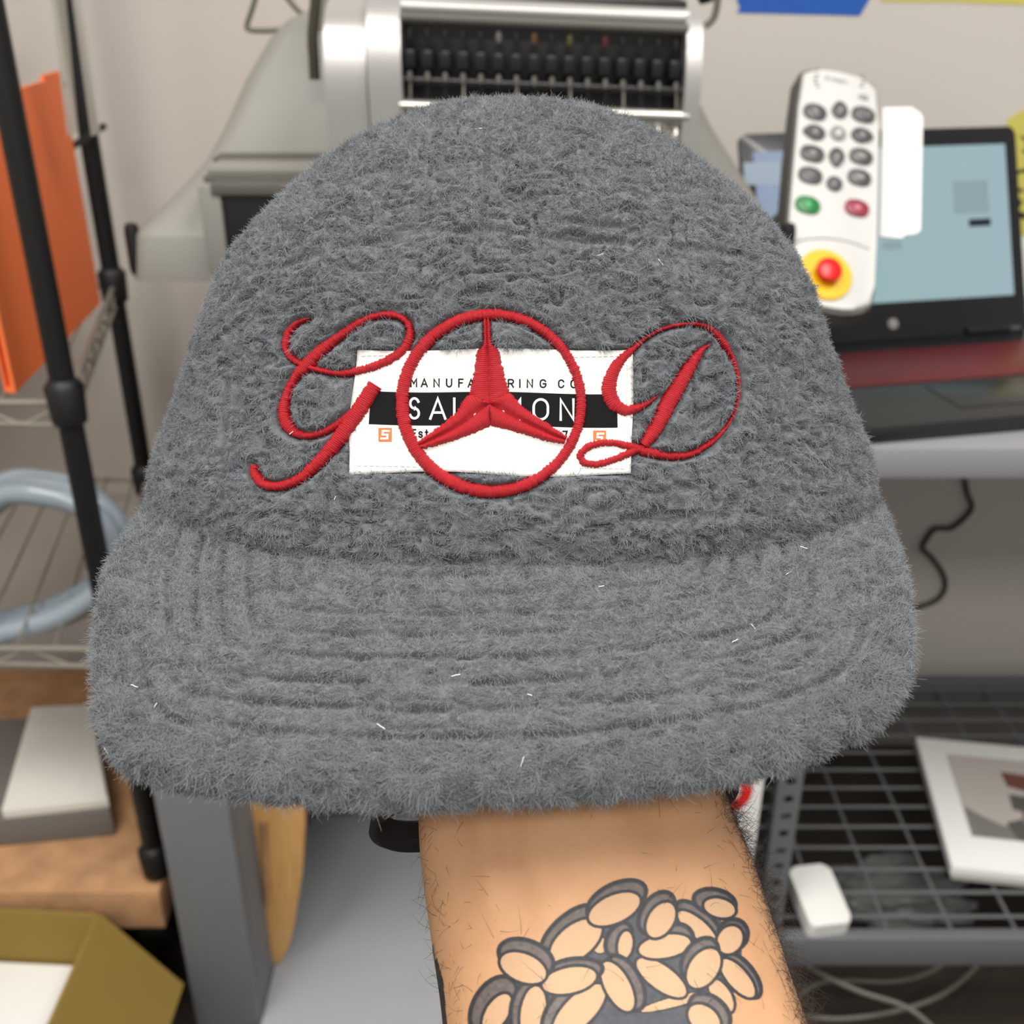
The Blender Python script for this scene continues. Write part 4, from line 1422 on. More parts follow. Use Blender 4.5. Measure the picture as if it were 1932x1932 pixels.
def pile(P, N, D, keep, length, flow, count, seed, k=5):
    """short curled fibres standing on a displaced grid; keep = weight per cell, length per cell"""
    r = np.random.default_rng(seed)
    a = P[:-1, :-1]; b = P[:-1, 1:]; c = P[1:, :-1]
    area = np.linalg.norm(np.cross(b - a, c - a), axis=2)
    wgt = area * keep[:-1, :-1]
    cdf = np.cumsum(wgt.ravel())
    q = np.searchsorted(cdf, r.random(count) * cdf[-1])
    q = np.minimum(q, wgt.size - 1)
    i, j = q // wgt.shape[1], q % wgt.shape[1]
    u, v = r.random((2, count, 1))
    root = (P[i, j] * (1 - u) * (1 - v) + P[i, j + 1] * u * (1 - v) + P[i + 1, j] * (1 - u) * v + P[i + 1, j + 1] * u * v)
    n = N[i, j]
    L = length[i, j] * (0.55 + 0.75 * r.random(count))
    lo = root - CAP0
    f = np.stack([noise(lo, 0.0034, 21), noise(lo, 0.0034, 22), noise(lo, 0.0034, 23)], -1) * 1.2
    f += np.stack([noise(lo, 0.0017, 31), noise(lo, 0.0017, 32), noise(lo, 0.0017, 33)], -1) * 0.8
    f += r.normal(0, 0.6, (count, 3)) + flow
    f -= n * np.sum(f * n, 1)[:, None]
    g = r.normal(0, 1.1, (count, 3))
    t = np.linspace(0, 1, k)[None, :, None]
    up = n[:, None, :] * (0.75 * t - 0.12 * t ** 2)
    pts = root[:, None, :] - n[:, None, :] * 0.0003 + L[:, None, None] * (up + f[:, None, :] * (0.55 * t ** 1.6) + g[:, None, :] * (0.30 * t ** 3))
    return pts


VISW = np.where(FACE, 1.0, 0.4)
# the far half of the crown needs less
KEEP = VISW * (1 - np.clip(ST * 1.25, 0, 1)) * (PA < 0.6) * (1 - 0.45 * SEAM)
LEN = 0.00150 * (1 - 0.5 * SEAM) * (1 - 0.45 * np.clip(ST * 1.3, 0, 1)) * (1 - 0.4 * PA)
PTS = pile(P1, N0, D0, KEEP, LEN, -AU * 0.15, 320000, 5)
RAD = np.array([0.00005, 0.000048, 0.000044, 0.00004, 0.000025])
hair('crown_pile', PTS, RAD, M['pile'], crown)

# ---- the peak (brim)
BO = np.array([(318, 952, 0.308), (268, 1010, 0.294), (232, 1070, 0.281), (206, 1135, 0.268), (189, 1210, 0.255), (184, 1290, 0.2445), (192, 1375, 0.2355),
               (218, 1440, 0.230), (272, 1476, 0.2270), (370, 1494, 0.2255), (520, 1510, 0.2245), (740, 1522, 0.2235), (966, 1520, 0.223), (1180, 1504, 0.2235),
               (1370, 1474, 0.2250), (1520, 1436, 0.2275), (1615, 1394, 0.2310), (1678, 1340, 0.2365), (1706, 1278, 0.2435), (1708, 1210, 0.2535), (1698, 1140, 0.265),
               (1682, 1075, 0.278), (1660, 1010, 0.292), (1622, 938, 0.309)], float)
B3 = resample(catmull(np.array([pix(*b) for b in BO]), 600), 400)
ns_ = 800
Bs = resample(B3, ns_)
Bs_raw = Bs
th_ = np.linspace(math.radians(171), math.radians(9), ns_)
rr = crown_rows(900)
rr = rr[np.argmin(np.abs(rr[:, 0] + 0.004))][None, :].copy()
rr[:, 1] *= 0.965
rr[:, 2] -= 0.004
As = crown_grid(rr, th_)[0]
vv_ = Bs_raw - As
ll_ = np.linalg.norm(vv_, axis=1)[:, None]
Bs = Bs_raw - vv_ / ll_ * np.minimum(0.0060, 0.35 * ll_)


def brim_mid(t):
    t = t[:, None, None]
    m_ = As[None] * (1 - t) + Bs[None] * t
    bul = H_UP * 0.5 - AF * 0.8
    bul = bul / np.linalg.norm(bul)
    return m_ + bul * (0.0045 * np.sin(math.pi * t) * np.clip(np.sin(np.linspace(0, math.pi, ns_)) ** 0.5, 0, 1)[None, :, None])


nt_ = 300
tt = np.linspace(0, 1, nt_)
MID = brim_mid(tt)
NB = grid_normals(MID, False)
if np.mean(np.sum(NB * (C0 - MID), 2)) < 0:
    NB = -NB
HALF = 0.0022
TOP = MID + NB * HALF
# rounded edge and the underside
edge_rows = []
outw = MID[-1] - MID[-4]
outw -= NB[-1] * np.sum(outw * NB[-1], 1)[:, None]
outw /= np.linalg.norm(outw, axis=1)[:, None] + 1e-12
EA = np.linspace(0, math.pi, 34)[1:]
EDGE = np.stack([MID[-1] + HALF * (NB[-1] * math.cos(a) + outw * math.sin(a)) for a in EA])
EN = np.stack([NB[-1] * math.cos(a) + outw * math.sin(a) for a in EA])
PB = np.concatenate([TOP, EDGE])
NBB = np.concatenate([NB, EN])
# distance from the outer edge, for the stitched rows
sub = Bs[::4]
DE = np.zeros(PB.shape[:2])
for i in range(PB.shape[0]):
    A2 = PB[i][:, None, :] - sub[None]
    DE[i] = np.sqrt(np.min(np.sum(A2 * A2, 2), 1))
DE[nt_:] = 0
GR = np.zeros_like(DE)
lo_ = PB - CAP0
brk = np.clip(0.75 + 0.9 * noise(lo_, 0.009, 41), 0.25, 1)
for k in range(8):
    dk = 0.0085 + 0.0061 * k
    GR = np.maximum(GR, np.exp(-((DE - dk) / 0.00085) ** 2) * brk)
GR[nt_:] = 0
edgef = np.clip(1 - DE / 0.009, 0, 1)
DB = puff(PB, (1.7, 1.0, 1.0)) * (0.72 + 0.4 * edgef) - 0.75 * GR
PB1 = PB + NBB * (DB * FLEECE * 0.9)[..., None]
UND = np.stack([brim_mid(np.array([t]))[0] - NB[min(int(t * (nt_ - 1)), nt_ - 1)] * HALF for t in np.linspace(0.985, 0.0, 30)])
VB = np.concatenate([PB1, UND])
F = grid_faces(VB.shape[0], ns_, False)
nsplit = PB1.shape[0] - 6
brim = link('brim', from_arrays('brim', PB1.reshape(-1, 3), grid_faces(PB1.shape[0], ns_)), M['fleece'], cap)
lin = link('brim_underside', from_arrays('brim_underside', np.concatenate([PB1[-1:], UND]).reshape(-1, 3), grid_faces(31, ns_)), M['lining'], cap)
lin['label'] = 'black underside of the brim'
LB = 0.00135 * (1 - 0.45 * GR) * (1 + 0.5 * edgef)
KB = (1 - 0.5 * GR) * (1 + 0.35 * edgef)
KB[-6:] *= 0.5
PTS = pile(PB1, NBB, DB, KB, LB, (AX * 0 - AU * 0.2), 290000, 9)
hair('brim_pile', PTS, RAD, M['pile'], brim)

# ---- loose bright lint caught in the pile
r = np.random.default_rng(3)
lp = []
for (px, py) in [(262, 1292), (493, 1022), (1484, 1080), (1512, 1033), (1595, 877), (1495, 975), (987, 1432), (187, 1425), (1722, 1258), (1385, 1210),
                 (1135, 1105), (720, 1365), (905, 262), (1270, 292), (1128, 492), (1240, 505), (640, 940), (560, 820), (860, 1270), (1000, 1310), (1420, 1180), (300, 1330)]:
    h = on_crown(px, py, 0.003) if py < 960 else None
    if h is None:
        p3, _, dd = proj(PB1.reshape(-1, 3)[::7])
        _, p4, _ = proj(PB1.reshape(-1, 3)[::7])
        best = np.argmin((p3 - px) ** 2 + (p4 - py) ** 2)
        base = PB1.reshape(-1, 3)[::7][best] - AF * 0.0018
    else:
        base = h[0]
    dv = r.normal(0, 1, 3); dv -= AF * (dv @ AF); dv /= np.linalg.norm(dv)
    s_ = np.linspace(-1, 1, 5)[:, None]
    lp.append(base + dv * s_ * r.uniform(0.0004, 0.0011) + r.normal(0, 0.00003, (5, 3)))
hair('lint', np.array(lp), np.full(5, 0.00009), M['lint'], crown)

# ---- inside lining, so that the cap is not a bare shell from behind, and the back strap
inner = crown_grid(crown_rows(60), np.linspace(0, 2 * math.pi, 121)[:-1])
Ni = grid_normals(inner, True)
if np.mean(np.sum(Ni * (inner - ctr), 2)) < 0:
    Ni = -Ni
link('lining', from_arrays('lining', (inner - Ni * 0.0012).reshape(-1, 3), grid_faces(60, 120, True, True)), M['lining'], cap)
# loose black band of the sweatband hanging below the brim round the wrist
ta = np.linspace(0, 2 * math.pi, 73)[:-1]
sb = []
for t in ta:
    e = pix(1044, 1514, 0.276)
    c_ = e + 0.0455 * math.cos(t) * AX - 0.034 * math.sin(t) * AF + AU * (0.0052 * math.cos(t) + 0.018 * math.sin(t) + 0.0008 * math.sin(5 * t))
    sb += [c_ + AU * 0.0045, c_ + AX * 0.0012 * math.cos(t) - AU * 0.0035]
sb = np.array(sb).reshape(72, 2, 3).transpose(1, 0, 2)
so = link('sweatband', from_arrays('sweatband', sb.reshape(-1, 3), grid_faces(2, 72, True)), M['lining'], cap)
so['label'] = 'loose black sweatband hanging round the wrist'
md = so.modifiers.new('thick', 'SOLIDIFY')
md.thickness = 0.0022

# ---- the woven label
OFFP = 0.0014


def lay_grid(name, fx, nu, nv, off, m, parent, thick=0.0):
    U_, V_ = np.meshgrid(np.linspace(0, 1, nu), np.linspace(0, 1, nv))
    pts, nrm = [], []
    for u, v in zip(U_.ravel(), V_.ravel()):
        x, y = fx(u, v)
        p, n = on_crown(x, y, off)
        pts.append(p); nrm.append(n)
    pts, nrm = np.array(pts), np.array(nrm)
    o = link(name, from_arrays(name, pts, grid_faces(nv, nu)), m, parent)
    if thick:
        md = o.modifiers.new('thick', 'SOLIDIFY')
        md.thickness = thick
        md.offset = 0
    return o


def patch_xy(u, v):
    q = PATCH_Q
    p = (q[0] * (1 - u) + q[1] * u) * (1 - v) + (q[3] * (1 - u) + q[2] * u) * v
    x = p[0] + 3.0 * math.sin(v * 7 + 1) * (1 - u) + 2 * math.sin(v * 5) * u
    y = p[1] + 2.5 * math.sin(u * 9) * (1 - v) + 4.0 * math.sin(u * 8.5 + 2) * v
    return x, y


patch = lay_grid('label_patch', patch_xy, 70, 34, OFFP, M['patch'], cap, 0.0004)
patch['label'] = 'white woven label with black bar and small lettering'


def bar_xy(u, v):
    q = np.array([(703, 740), (1162, 745), (1163, 808), (699, 802)], float)
    p = (q[0] * (1 - u) + q[1] * u) * (1 - v) + (q[3] * (1 - u) + q[2] * u) * v
    return p[0], p[1] + 1.5 * math.sin(u * 9)


lay_grid('printed_bar', bar_xy, 60, 10, OFFP + 0.00027, M['print_black'], patch)


def arc(cx, cy, rx, ry, a0, a1, n=12):
    return [(cx + rx * math.cos(math.radians(a0 + (a1 - a0) * k / n)), cy + ry * math.sin(math.radians(a0 + (a1 - a0) * k / n))) for k in range(n + 1)]


GLYPH = {
    'M': [[(0, 0), (0, 1), (.5, .38), (1, 1), (1, 0)]], 'A': [[(0, 0), (.5, 1), (1, 0)], [(.18, .3), (.82, .3)]], 'N': [[(0, 0), (0, 1), (1, 0), (1, 1)]],
    'U': [[(0, 1)] + arc(.5, .35, .5, .35, 180, 360) + [(1, 1)]], 'F': [[(0, 0), (0, 1), (1, 1)], [(0, .52), (.82, .52)]],
    'C': [arc(.5, .65, .5, .35, 20, 180) + arc(.5, .35, .5, .35, 180, 340)], 'T': [[(0, 1), (1, 1)], [(.5, 1), (.5, 0)]],
    'R': [[(0, 0), (0, 1), (.6, 1)] + arc(.62, .74, .38, .26, 90, -90) + [(0, .48)], [(.5, .48), (1, 0)]], 'I': [[(.5, 0), (.5, 1)]],
    'G': [arc(.5, .65, .5, .35, 25, 180) + arc(.5, .35, .5, .35, 180, 350) + [(1, .48), (.55, .48)]],
    'O': [arc(.5, .62, .5, .38, 0, 180) + arc(.5, .38, .5, .38, 180, 360) + [(1, .62)]],
    'S': [arc(.5, .75, .47, .25, 20, 270) + arc(.5, .25, .5, .25, 90, -160)], 'L': [[(0, 1), (0, 0), (1, 0)]],
    'E': [[(1, 1), (0, 1), (0, 0), (1, 0)], [(0, .52), (.85, .52)]], 's': [arc(.5, .75, .47, .25, 20, 270) + arc(.5, .25, .5, .25, 90, -160)],
    't': [[(.45, 1), (.45, .2), (.6, 0), (1, 0)], [(0, .72), (.95, .72)]], '1': [[(0, .75), (.6, 1), (.6, 0)]],
    '9': [arc(.5, .7, .5, .3, 0, 360) + arc(.5, .4, .5, .4, 0, -140)], '4': [[(.75, 0), (.75, 1), (0, .3), (1, .3)]], '7': [[(0, 1), (1, 1), (.35, 0)]]}


def lay_text(name, chars, off, m, parent, sw=2.6):
    """chars: list of (char, centre x, top y, bottom y, width) on the label; sw = stroke width"""
    for ch, cx, y0, y1, wd_ in chars:
        bm = bmesh.new()
        for st in GLYPH[ch]:
            Q = np.array([(cx + (x - .5) * (wd_ - sw), y1 - sw / 2 + (y0 - y1 + sw) * y) for x, y in st])
            T = np.gradient(Q, axis=0)
            rowsv = []
            for k in range(len(Q)):
                d0 = Q[k] - Q[k - 1] if k else Q[1] - Q[0]
                d1 = Q[k + 1] - Q[k] if k < len(Q) - 1 else d0
                d0 = d0 / (np.hypot(*d0) + 1e-9); d1 = d1 / (np.hypot(*d1) + 1e-9)
                b = d0 + d1
                nb_ = np.hypot(*b)
                b = b / nb_ if nb_ > 0.2 else d0
                nn = np.array((-b[1], b[0])) * sw / 2 / max(0.45, abs(b @ d0))
                e = d0 * (-sw / 2 if k == 0 else (sw / 2 if k == len(Q) - 1 else 0))
                rowsv.append([bm.verts.new(on_crown(*(Q[k] + nn + e), off)[0]), bm.verts.new(on_crown(*(Q[k] - nn + e), off)[0])])
            for a, b in zip(rowsv[:-1], rowsv[1:]):
                bm.faces.new((a[0], a[1], b[1], b[0]))
        me_ = bpy.data.meshes.new(name)
        bm.to_mesh(me_)
        bm.free()
        link(name, me_, m, parent)


def z5(x): return 640 + x / 3.331


row1 = [(c, z5(x), 715.5 + (x - 455) * 0.0022, 732.5 + (x - 455) * 0.0022, wd_) for c, x, wd_ in
        zip('MANUFACTURINGCO', (476, 541, 617, 695, 768, 831, 895, 955, 1015, 1079, 1135, 1197, 1279, 1392, 1470),
            (13, 13.5, 12, 12, 10, 13, 12, 12, 12, 12, 3.2, 12, 13, 12, 13))]
lay_text('printed_letter', row1, OFFP + 0.00030, M['print_black'], patch, 2.7)
row2 = [(c, z5(x), 751.5 + (x - 480) * 0.0025, 793.5 + (x - 480) * 0.0025, wd_) for c, x, wd_ in
        zip('SALOMON', (480, 625, 755, 895, 1085, 1265, 1428), (21, 32, 21, 31, 36, 31, 28))]
lay_text('printed_letter', row2, OFFP + 0.00036, M['print_white'], patch, 4.4)
row3 = [('E', z5(476), 811, 827, 9), ('s', z5(518), 815, 828, 9), ('t', z5(556), 812, 828, 7),
        ('1', z5(1276), 814, 833, 5), ('9', z5(1322), 814, 833, 11), ('4', z5(1372), 814, 833, 11), ('7', z5(1416), 814, 833, 10)]
lay_text('printed_letter', row3, OFFP + 0.00030, M['print_black'], patch, 2.8)


def square_xy(x0, x1, y0, y1):
    return lambda u, v: (x0 + (x1 - x0) * u, y0 + (y1 - y0) * v)


for x0, x1, y0, y1 in ((717, 742, 809, 835), (1117.5, 1141.5, 814, 840)):
    sq = lay_grid('logo_square', square_xy(x0, x1, y0, y1), 5, 5, OFFP + 0.00028, M['print_orange'], patch)
    wx, wy = x1 - x0, y1 - y0
    bm = bmesh.new()
    # a blocky slanted S
    for (a0, b0, a1, b1) in ((.30, .16, .84, .30), (.24, .16, .40, .50), (.24, .42, .76, .56), (.60, .46, .76, .84), (.16, .70, .70, .84)):
        q = [bm.verts.new(on_crown(x0 + wx * (a + 0.06 * (0.5 - b)), y0 + wy * b, OFFP + 0.00036)[0]) for a, b in ((a0, b0), (a1, b0), (a1, b1), (a0, b1))]
        bm.faces.new(q)
    me_ = bpy.data.meshes.new('logo_letter')
    bm.to_mesh(me_); bm.free()
    link('logo_letter', me_, M['print_white'], patch)

# stitching round the label
bm = bmesh.new()
for (a, b, n) in (((684, 674), (760, 672), 7), ((1080, 676), (1180, 674), 9), ((683, 690), (672, 882), 15), ((1181, 690), (1179, 884), 15), ((676, 880), (790, 882), 10), ((1090, 884), (1178, 886), 8)):
    for k in range(n):
        s0, s1 = (k + 0.15) / n, (k + 0.80) / n
        p = np.array(a) * (1 - s0) + np.array(b) * s0
        q = np.array(a) * (1 - s1) + np.array(b) * s1
        e = q - p
        e = np.array((-e[1], e[0])) / np.hypot(*e) * 0.9
        vs = [bm.verts.new(on_crown(z[0], z[1], OFFP + o_)[0]) for z, o_ in ((p - e, .0002), (q - e, .0002), (q, .00042), (p, .00042))]
        bm.faces.new(vs)
        vs2 = [bm.verts.new(on_crown(z[0], z[1], OFFP + 0.0002)[0]) for z in (q + e, p + e)]
        bm.faces.new((vs[3], vs[2], vs2[0], vs2[1]))
me_ = bpy.data.meshes.new('label_stitching')
bm.to_mesh(me_); bm.free()
link('label_stitching', me_, M['patch'], patch)['kind'] = 'stuff'


# ---- satin-stitched ribbons
def ribbon(name, strokes, parent, label, jag=1.0):
    VV, FF, UV = [], [], []
    base = 0
    rg = np.random.default_rng(len(strokes) * 31 + len(name))
    for S, off, groove in strokes:
        Ls = np.sum(np.hypot(*np.diff(S[:, :2], axis=0).T))
        n = max(40, int(Ls / 1.7))
        S = resample(S, n)
        T = np.gradient(S[:, :2], axis=0)
        T /= np.linalg.norm(T, axis=1)[:, None]
        Nn = np.stack([-T[:, 1], T[:, 0]], 1)
        kk = np.linspace(-1, 1, 13)
        ln = 0.0
        for i in range(n):
            jl, jr = rg.normal(0, jag, 2)
            if i:
                ln += np.hypot(*(S[i, :2] - S[i - 1, :2])) * 0.00013
            for q in kk:
                hw = S[i, 2] * (0.66 if groove else 0.57) + (jl if q < 0 else jr) * min(1, S[i, 2] / 12)
                x, y = S[i, :2] + Nn[i] * q * max(hw, 0.6)
                if groove:
                    pr = math.sqrt(max(0, 1 - (2 * abs(q) - 1) ** 2 * 0.92))
                else:
                    pr = math.sqrt(max(0, 1 - q * q))
                top = min(0.0007, 0.00022 + hw * 0.00004)
                hgt = off - 0.0011 + (top + 0.0011) * (pr ** 0.8) + (0.00004 * rg.normal() if abs(q) < 1 else 0)
                r_ = on_crown(x, y, hgt)
                VV.append(r_[0])
                UV.append((ln, q * hw * 0.00013))
        FF.append(grid_faces(n, 13) + base)
        base += n * 13
    FF = np.vstack(FF)
    me_ = from_arrays(name, np.array(VV), FF)
    uvl = me_.uv_layers.new(name='stitch')
    UV = np.array(UV, np.float32)
    li = np.zeros(len(me_.loops), np.int32)
    me_.loops.foreach_get('vertex_index', li)
    uvl.data.foreach_set('uv', UV[li].ravel())
    o = link(name, me_, M['thread'], parent)
    o['label'] = label
    return o


EO = 0.0019
ribbon('embroidered_letter', [(STROKES['ga'], EO, 0), (STROKES['gb'], EO + 0.0004, 0)], cap, 'red satin-stitched script letter G')
ribbon('embroidered_emblem', [(STROKES['su'], EO + 0.0002, 1), (STROKES['sl'], EO + 0.0002, 1), (STROKES['sr'], EO + 0.0002, 1), (STROKES['ring'], EO + 0.0003, 0)],
       cap, 'red stitched ring around a three-pointed star')
ribbon('embroidered_letter', [(STROKES['da'], EO, 0), (STROKES['db'], EO + 0.0003, 0)], cap, 'red satin-stitched script letter D')
# ================================================================== THE ARM
# centre line: x, y, depth, half width (m), half thickness (m)
ARM = np.array([
    (1260, 2330, 0.222, 0.0440, 0.034),
    (1205, 2110, 0.236, 0.0420, 0.032),
    (1171, 1932, 0.248, 0.0404, 0.0300),
    (1150, 1830, 0.2545, 0.0400, 0.0290),
    (1124, 1720, 0.2610, 0.0398, 0.0280),
    (1100, 1630, 0.2665, 0.0392, 0.0270),
    (1083, 1550, 0.2720, 0.0388, 0.0262),
    (1070, 1450, 0.2790, 0.0382, 0.0255),
    (1060, 1350, 0.2860, 0.0385, 0.0250),
    (1050, 1240, 0.2940, 0.0400, 0.0240),
    (1035, 1120, 0.3020, 0.0420, 0.0225),
    (1020, 1000, 0.3090, 0.0430, 0.0210),
    (1010, 880, 0.3150, 0.0420, 0.0190),
    (1005, 800, 0.3190, 0.0390, 0.0160),
    (1003, 770, 0.3205, 0.0330, 0.0110),
    (1002, 755, 0.3212, 0.0150, 0.0040)], float)
A3 = np.array([np.r_[pix(a[0], a[1], a[2]), a[3], a[4]] for a in ARM])
dense = catmull(A3, 1200)
ppx, ppy, _ = proj(dense[:, :3])
ys = np.concatenate([np.linspace(2330, 2120, 10)[:-1], np.linspace(2120, 1480, 430), np.linspace(1480, 756, 60)[1:]])
order = np.argsort(ppy)
rows = np.stack([np.interp(ys, ppy[order], dense[order, k]) for k in range(5)], 1)
xu_ = np.linspace(-0.99, 0.99, 400)
tht = np.concatenate([np.linspace(math.radians(-15), 0.03, 25), np.sort(np.arccos(np.sign(xu_) * np.abs(xu_) ** (2.25 / 2)))[3:-3], np.linspace(math.pi - 0.03, math.radians(195), 25), np.linspace(math.radians(195), math.radians(345), 62)[1:-1]])
Tn = np.gradient(rows[:, :3], axis=0)
Tn /= np.linalg.norm(Tn, axis=1)[:, None]
sx = AX[None] - Tn * (Tn @ AX)[:, None]
sx /= np.linalg.norm(sx, axis=1)[:, None]
fz = np.cross(sx, Tn)
if np.mean(fz @ AF) > 0:
    fz = -fz
ex = 2 / 2.25
cs, sn = np.cos(tht), np.sin(tht)
ux = np.sign(cs) * np.abs(cs) ** ex
uz = np.sign(sn) * np.abs(sn) ** ex
# tendons and the wrist's slight hollow on the front
yy = ys[:, None]
fade = np.clip((yy - 1480) / 60, 0, 1) * np.clip((1800 - yy) / 160, 0, 1)
front = np.clip(sn, 0, 1)[None, :]
tend = (0.0011 * np.exp(-((ux[None] + 0.62 + (yy - 1600) * 0.0002) / 0.085) ** 2) - 0.0013 * np.exp(-((ux[None] + 0.45) / 0.09) ** 2)
        + 0.0006 * np.exp(-((ux[None] - 0.18) / 0.12) ** 2) - 0.0006 * np.exp(-((ux[None] - 0.42) / 0.12) ** 2)) * fade * front
PA3 = (rows[:, None, :3] + sx[:, None] * (rows[:, 3:4] * ux[None])[..., None] + fz[:, None] * (rows[:, 4:5] * uz[None] + tend)[..., None])

# ---- the tattoo, drawn flat: a cluster of sliced seeds with shaded rims
TX0, TY0, TS = 780, 1560, 2.0
TWp, THp = int(800 * TS), int(400 * TS)
gy, gx = np.mgrid[0:THp, 0:TWp]
gx = gx / TS + TX0
gy = gy / TS + TY0
INK = np.zeros((THp, TWp, 4), np.float32)


def paint(mask, col):
    a = np.clip(mask, 0, 1)[..., None]
    INK[..., :3] = INK[..., :3] * (1 - a) + np.array(col[:3]) * a
    INK[..., 3:] = INK[..., 3:] * (1 - a) + a * col[3]


def ell(cx, cy, a, b, ang, grow=0.0, soft=2.0):
    t = math.radians(ang)
    dx, dy = gx - cx, gy - cy
    u = dx * math.cos(t) + dy * math.sin(t)
    v = -dx * math.sin(t) + dy * math.cos(t)
    a, b = a + grow, b + grow
    rr_ = np.sqrt((u / a) ** 2 + (v / b) ** 2) + 1e-6
    dist = (rr_ - 1) * np.sqrt(u * u + v * v) / rr_
    return np.clip(0.5 - dist / soft, 0, 1)


def polym(pts, soft=2.0):
    pts = np.array(pts, float)
    ins = np.zeros(gx.shape, bool)
    dmin = np.full(gx.shape, 1e9)
    for (x0, y0), (x1, y1) in zip(pts, np.roll(pts, -1, 0)):
        c = ((y0 > gy) != (y1 > gy)) & (gx < (x1 - x0) * (gy - y0) / (y1 - y0 + 1e-9) + x0)
        ins ^= c
    return ins.astype(np.float32)


DARK = (*srgb(46, 47, 51)[:3], 1.0)
RIM = (*srgb(96, 88, 85)[:3], 1.0)
MIDK = (*srgb(68, 69, 75)[:3], 1.0)
FACEC = (*srgb(182, 151, 121)[:3], 0.75)


def za(x): return 840 + x / 4.83
def zb(x): return 1140 + x / 4.83
def zy(y): return 1600 + y / 4.83


def seed(cx, cy, a, b, ang, rx=0, ry=0, ra=0, rb=0, rang=None, off=za, ol=6.5):
    k = 1 / 4.83
    if ra:
        ra_ = ang if rang is None else rang
        paint(ell(off(rx), zy(ry), ra * k, rb * k, ra_, ol * 0.5), DARK)
        paint(ell(off(rx), zy(ry), ra * k, rb * k, ra_, -ol * 0.9, 4.0), RIM)
    paint(ell(off(cx), zy(cy), a * k, b * k, ang, ol), DARK)
    paint(ell(off(cx), zy(cy), a * k, b * k, ang, 0.0), FACEC)


paint(polym([(za(x), zy(y)) for x, y in [(280, 1700), (300, 1400), (520, 1180), (900, 900), (1250, 620), (1700, 560), (2100, 650), (2500, 650), (2700, 850), (2700, 1100),
                                        (2600, 1400), (2590, 1560), (2560, 1900), (2500, 2300), (700, 2300)]]), MIDK)
# lower row first, so the upper ones overlap it
seed(470, 1500, 190, 95, -58, 440, 1440, 300, 190, -60)
seed(800, 1500, 110, 240, 8, 760, 1480, 170, 290, 8)
seed(1220, 1480, 310, 130, -45, 1130, 1450, 330, 170, -48)
seed(1065, 1345, 165, 80, 58, off=zb)
seed(640, 1400, 320, 42, -15, off=zb, ol=3.5)
seed(910, 1560, 160, 110, 40, 960, 1500, 220, 150, 40, off=zb)
seed(520, 1180, 265, 105, 36, off=zb)
seed(1215, 1185, 215, 85, 49, 1255, 1160, 250, 115, 52, off=zb)
seed(1410, 885, 65, 70, 0, ol=3)
seed(1640, 880, 62, 120, 8, 1580, 830, 110, 170, 30)
seed(1190, 850, 270, 145, -38, 1130, 760, 330, 150, -42)
seed(1570, 1260, 245, 108, 62, 1640, 1230, 280, 150, 62)
seed(1130, 1205, 245, 112, -12, 1180, 1120, 260, 120, -6)
seed(710, 1090, 215, 122, 22, 735, 1000, 265, 165, 20)
seed(845, 725, 215, 75, 40, 860, 660, 255, 110, 40, off=zb)
seed(1050, 545, 140, 80, 14, 1005, 490, 200, 120, 12, off=zb)
seed(550, 895, 235, 100, -10, 690, 800, 130, 110, 30, off=zb)
seed(1540, 555, 245, 120, -24, 1560, 480, 295, 160, -26)
seed(515, 655, 172, 108, -58, 475, 590, 220, 140, -55, off=zb)
seed(1145, 835, 128, 105, -58, 1170, 790, 150, 140, -60, off=zb)
seed(905, 1095, 195, 125, -56, 870, 1010, 220, 150, -54, off=zb)
# dark side panel running down the arm's edge
paint(polym([(806, 1785), (818, 1785), (836, 1850), (846, 1960), (820, 1960)]), (*srgb(40, 42, 44)[:3], 1.0))

# uneven ink
gn = noise(np.stack([gx, gy, 0 * gx], -1), 7.0, 81)
INK[..., :3] *= (1 + 0.22 * gn * (INK[..., 3] > 0.8))[..., None]
vx, vy, _ = proj(PA3.reshape(-1, 3))
ii = np.clip(((vy - TY0) * TS).astype(int), 0, THp - 1)
jj = np.clip(((vx - TX0) * TS).astype(int), 0, TWp - 1)
ok = (vy > TY0 + 2) & (vy < TY0 + 396) & (vx > TX0 + 2) & (vx < TX0 + 796) & (np.tile(sn, len(ys)) > -0.05)
colr = np.zeros((len(vx), 4), np.float32)
colr[ok] = INK[ii[ok], jj[ok]]

# ---- hand inside the cap: five bent fingers spread against the crown, one skin with the arm
VA = [PA3.reshape(-1, 3)]
FA = [grid_faces(len(ys), len(tht), True)]
base = len(VA[0])
capn = np.array([[(len(ys) - 1) * len(tht) + k for k in range(len(tht))]])
nt2 = len(tht)
kz = np.arange(nt2)
VA.append(np.array([PA3[-1].mean(0), PA3[0].mean(0)]))
FA.append(np.stack([(len(ys) - 1) * nt2 + kz, (len(ys) - 1) * nt2 + (kz + 1) % nt2, np.full(nt2, base), np.full(nt2, base)], 1))
base += 2


def hand_pt(x, up, fr):
    return CAP0 + x * AX + up * H_UP + fr * H_FR


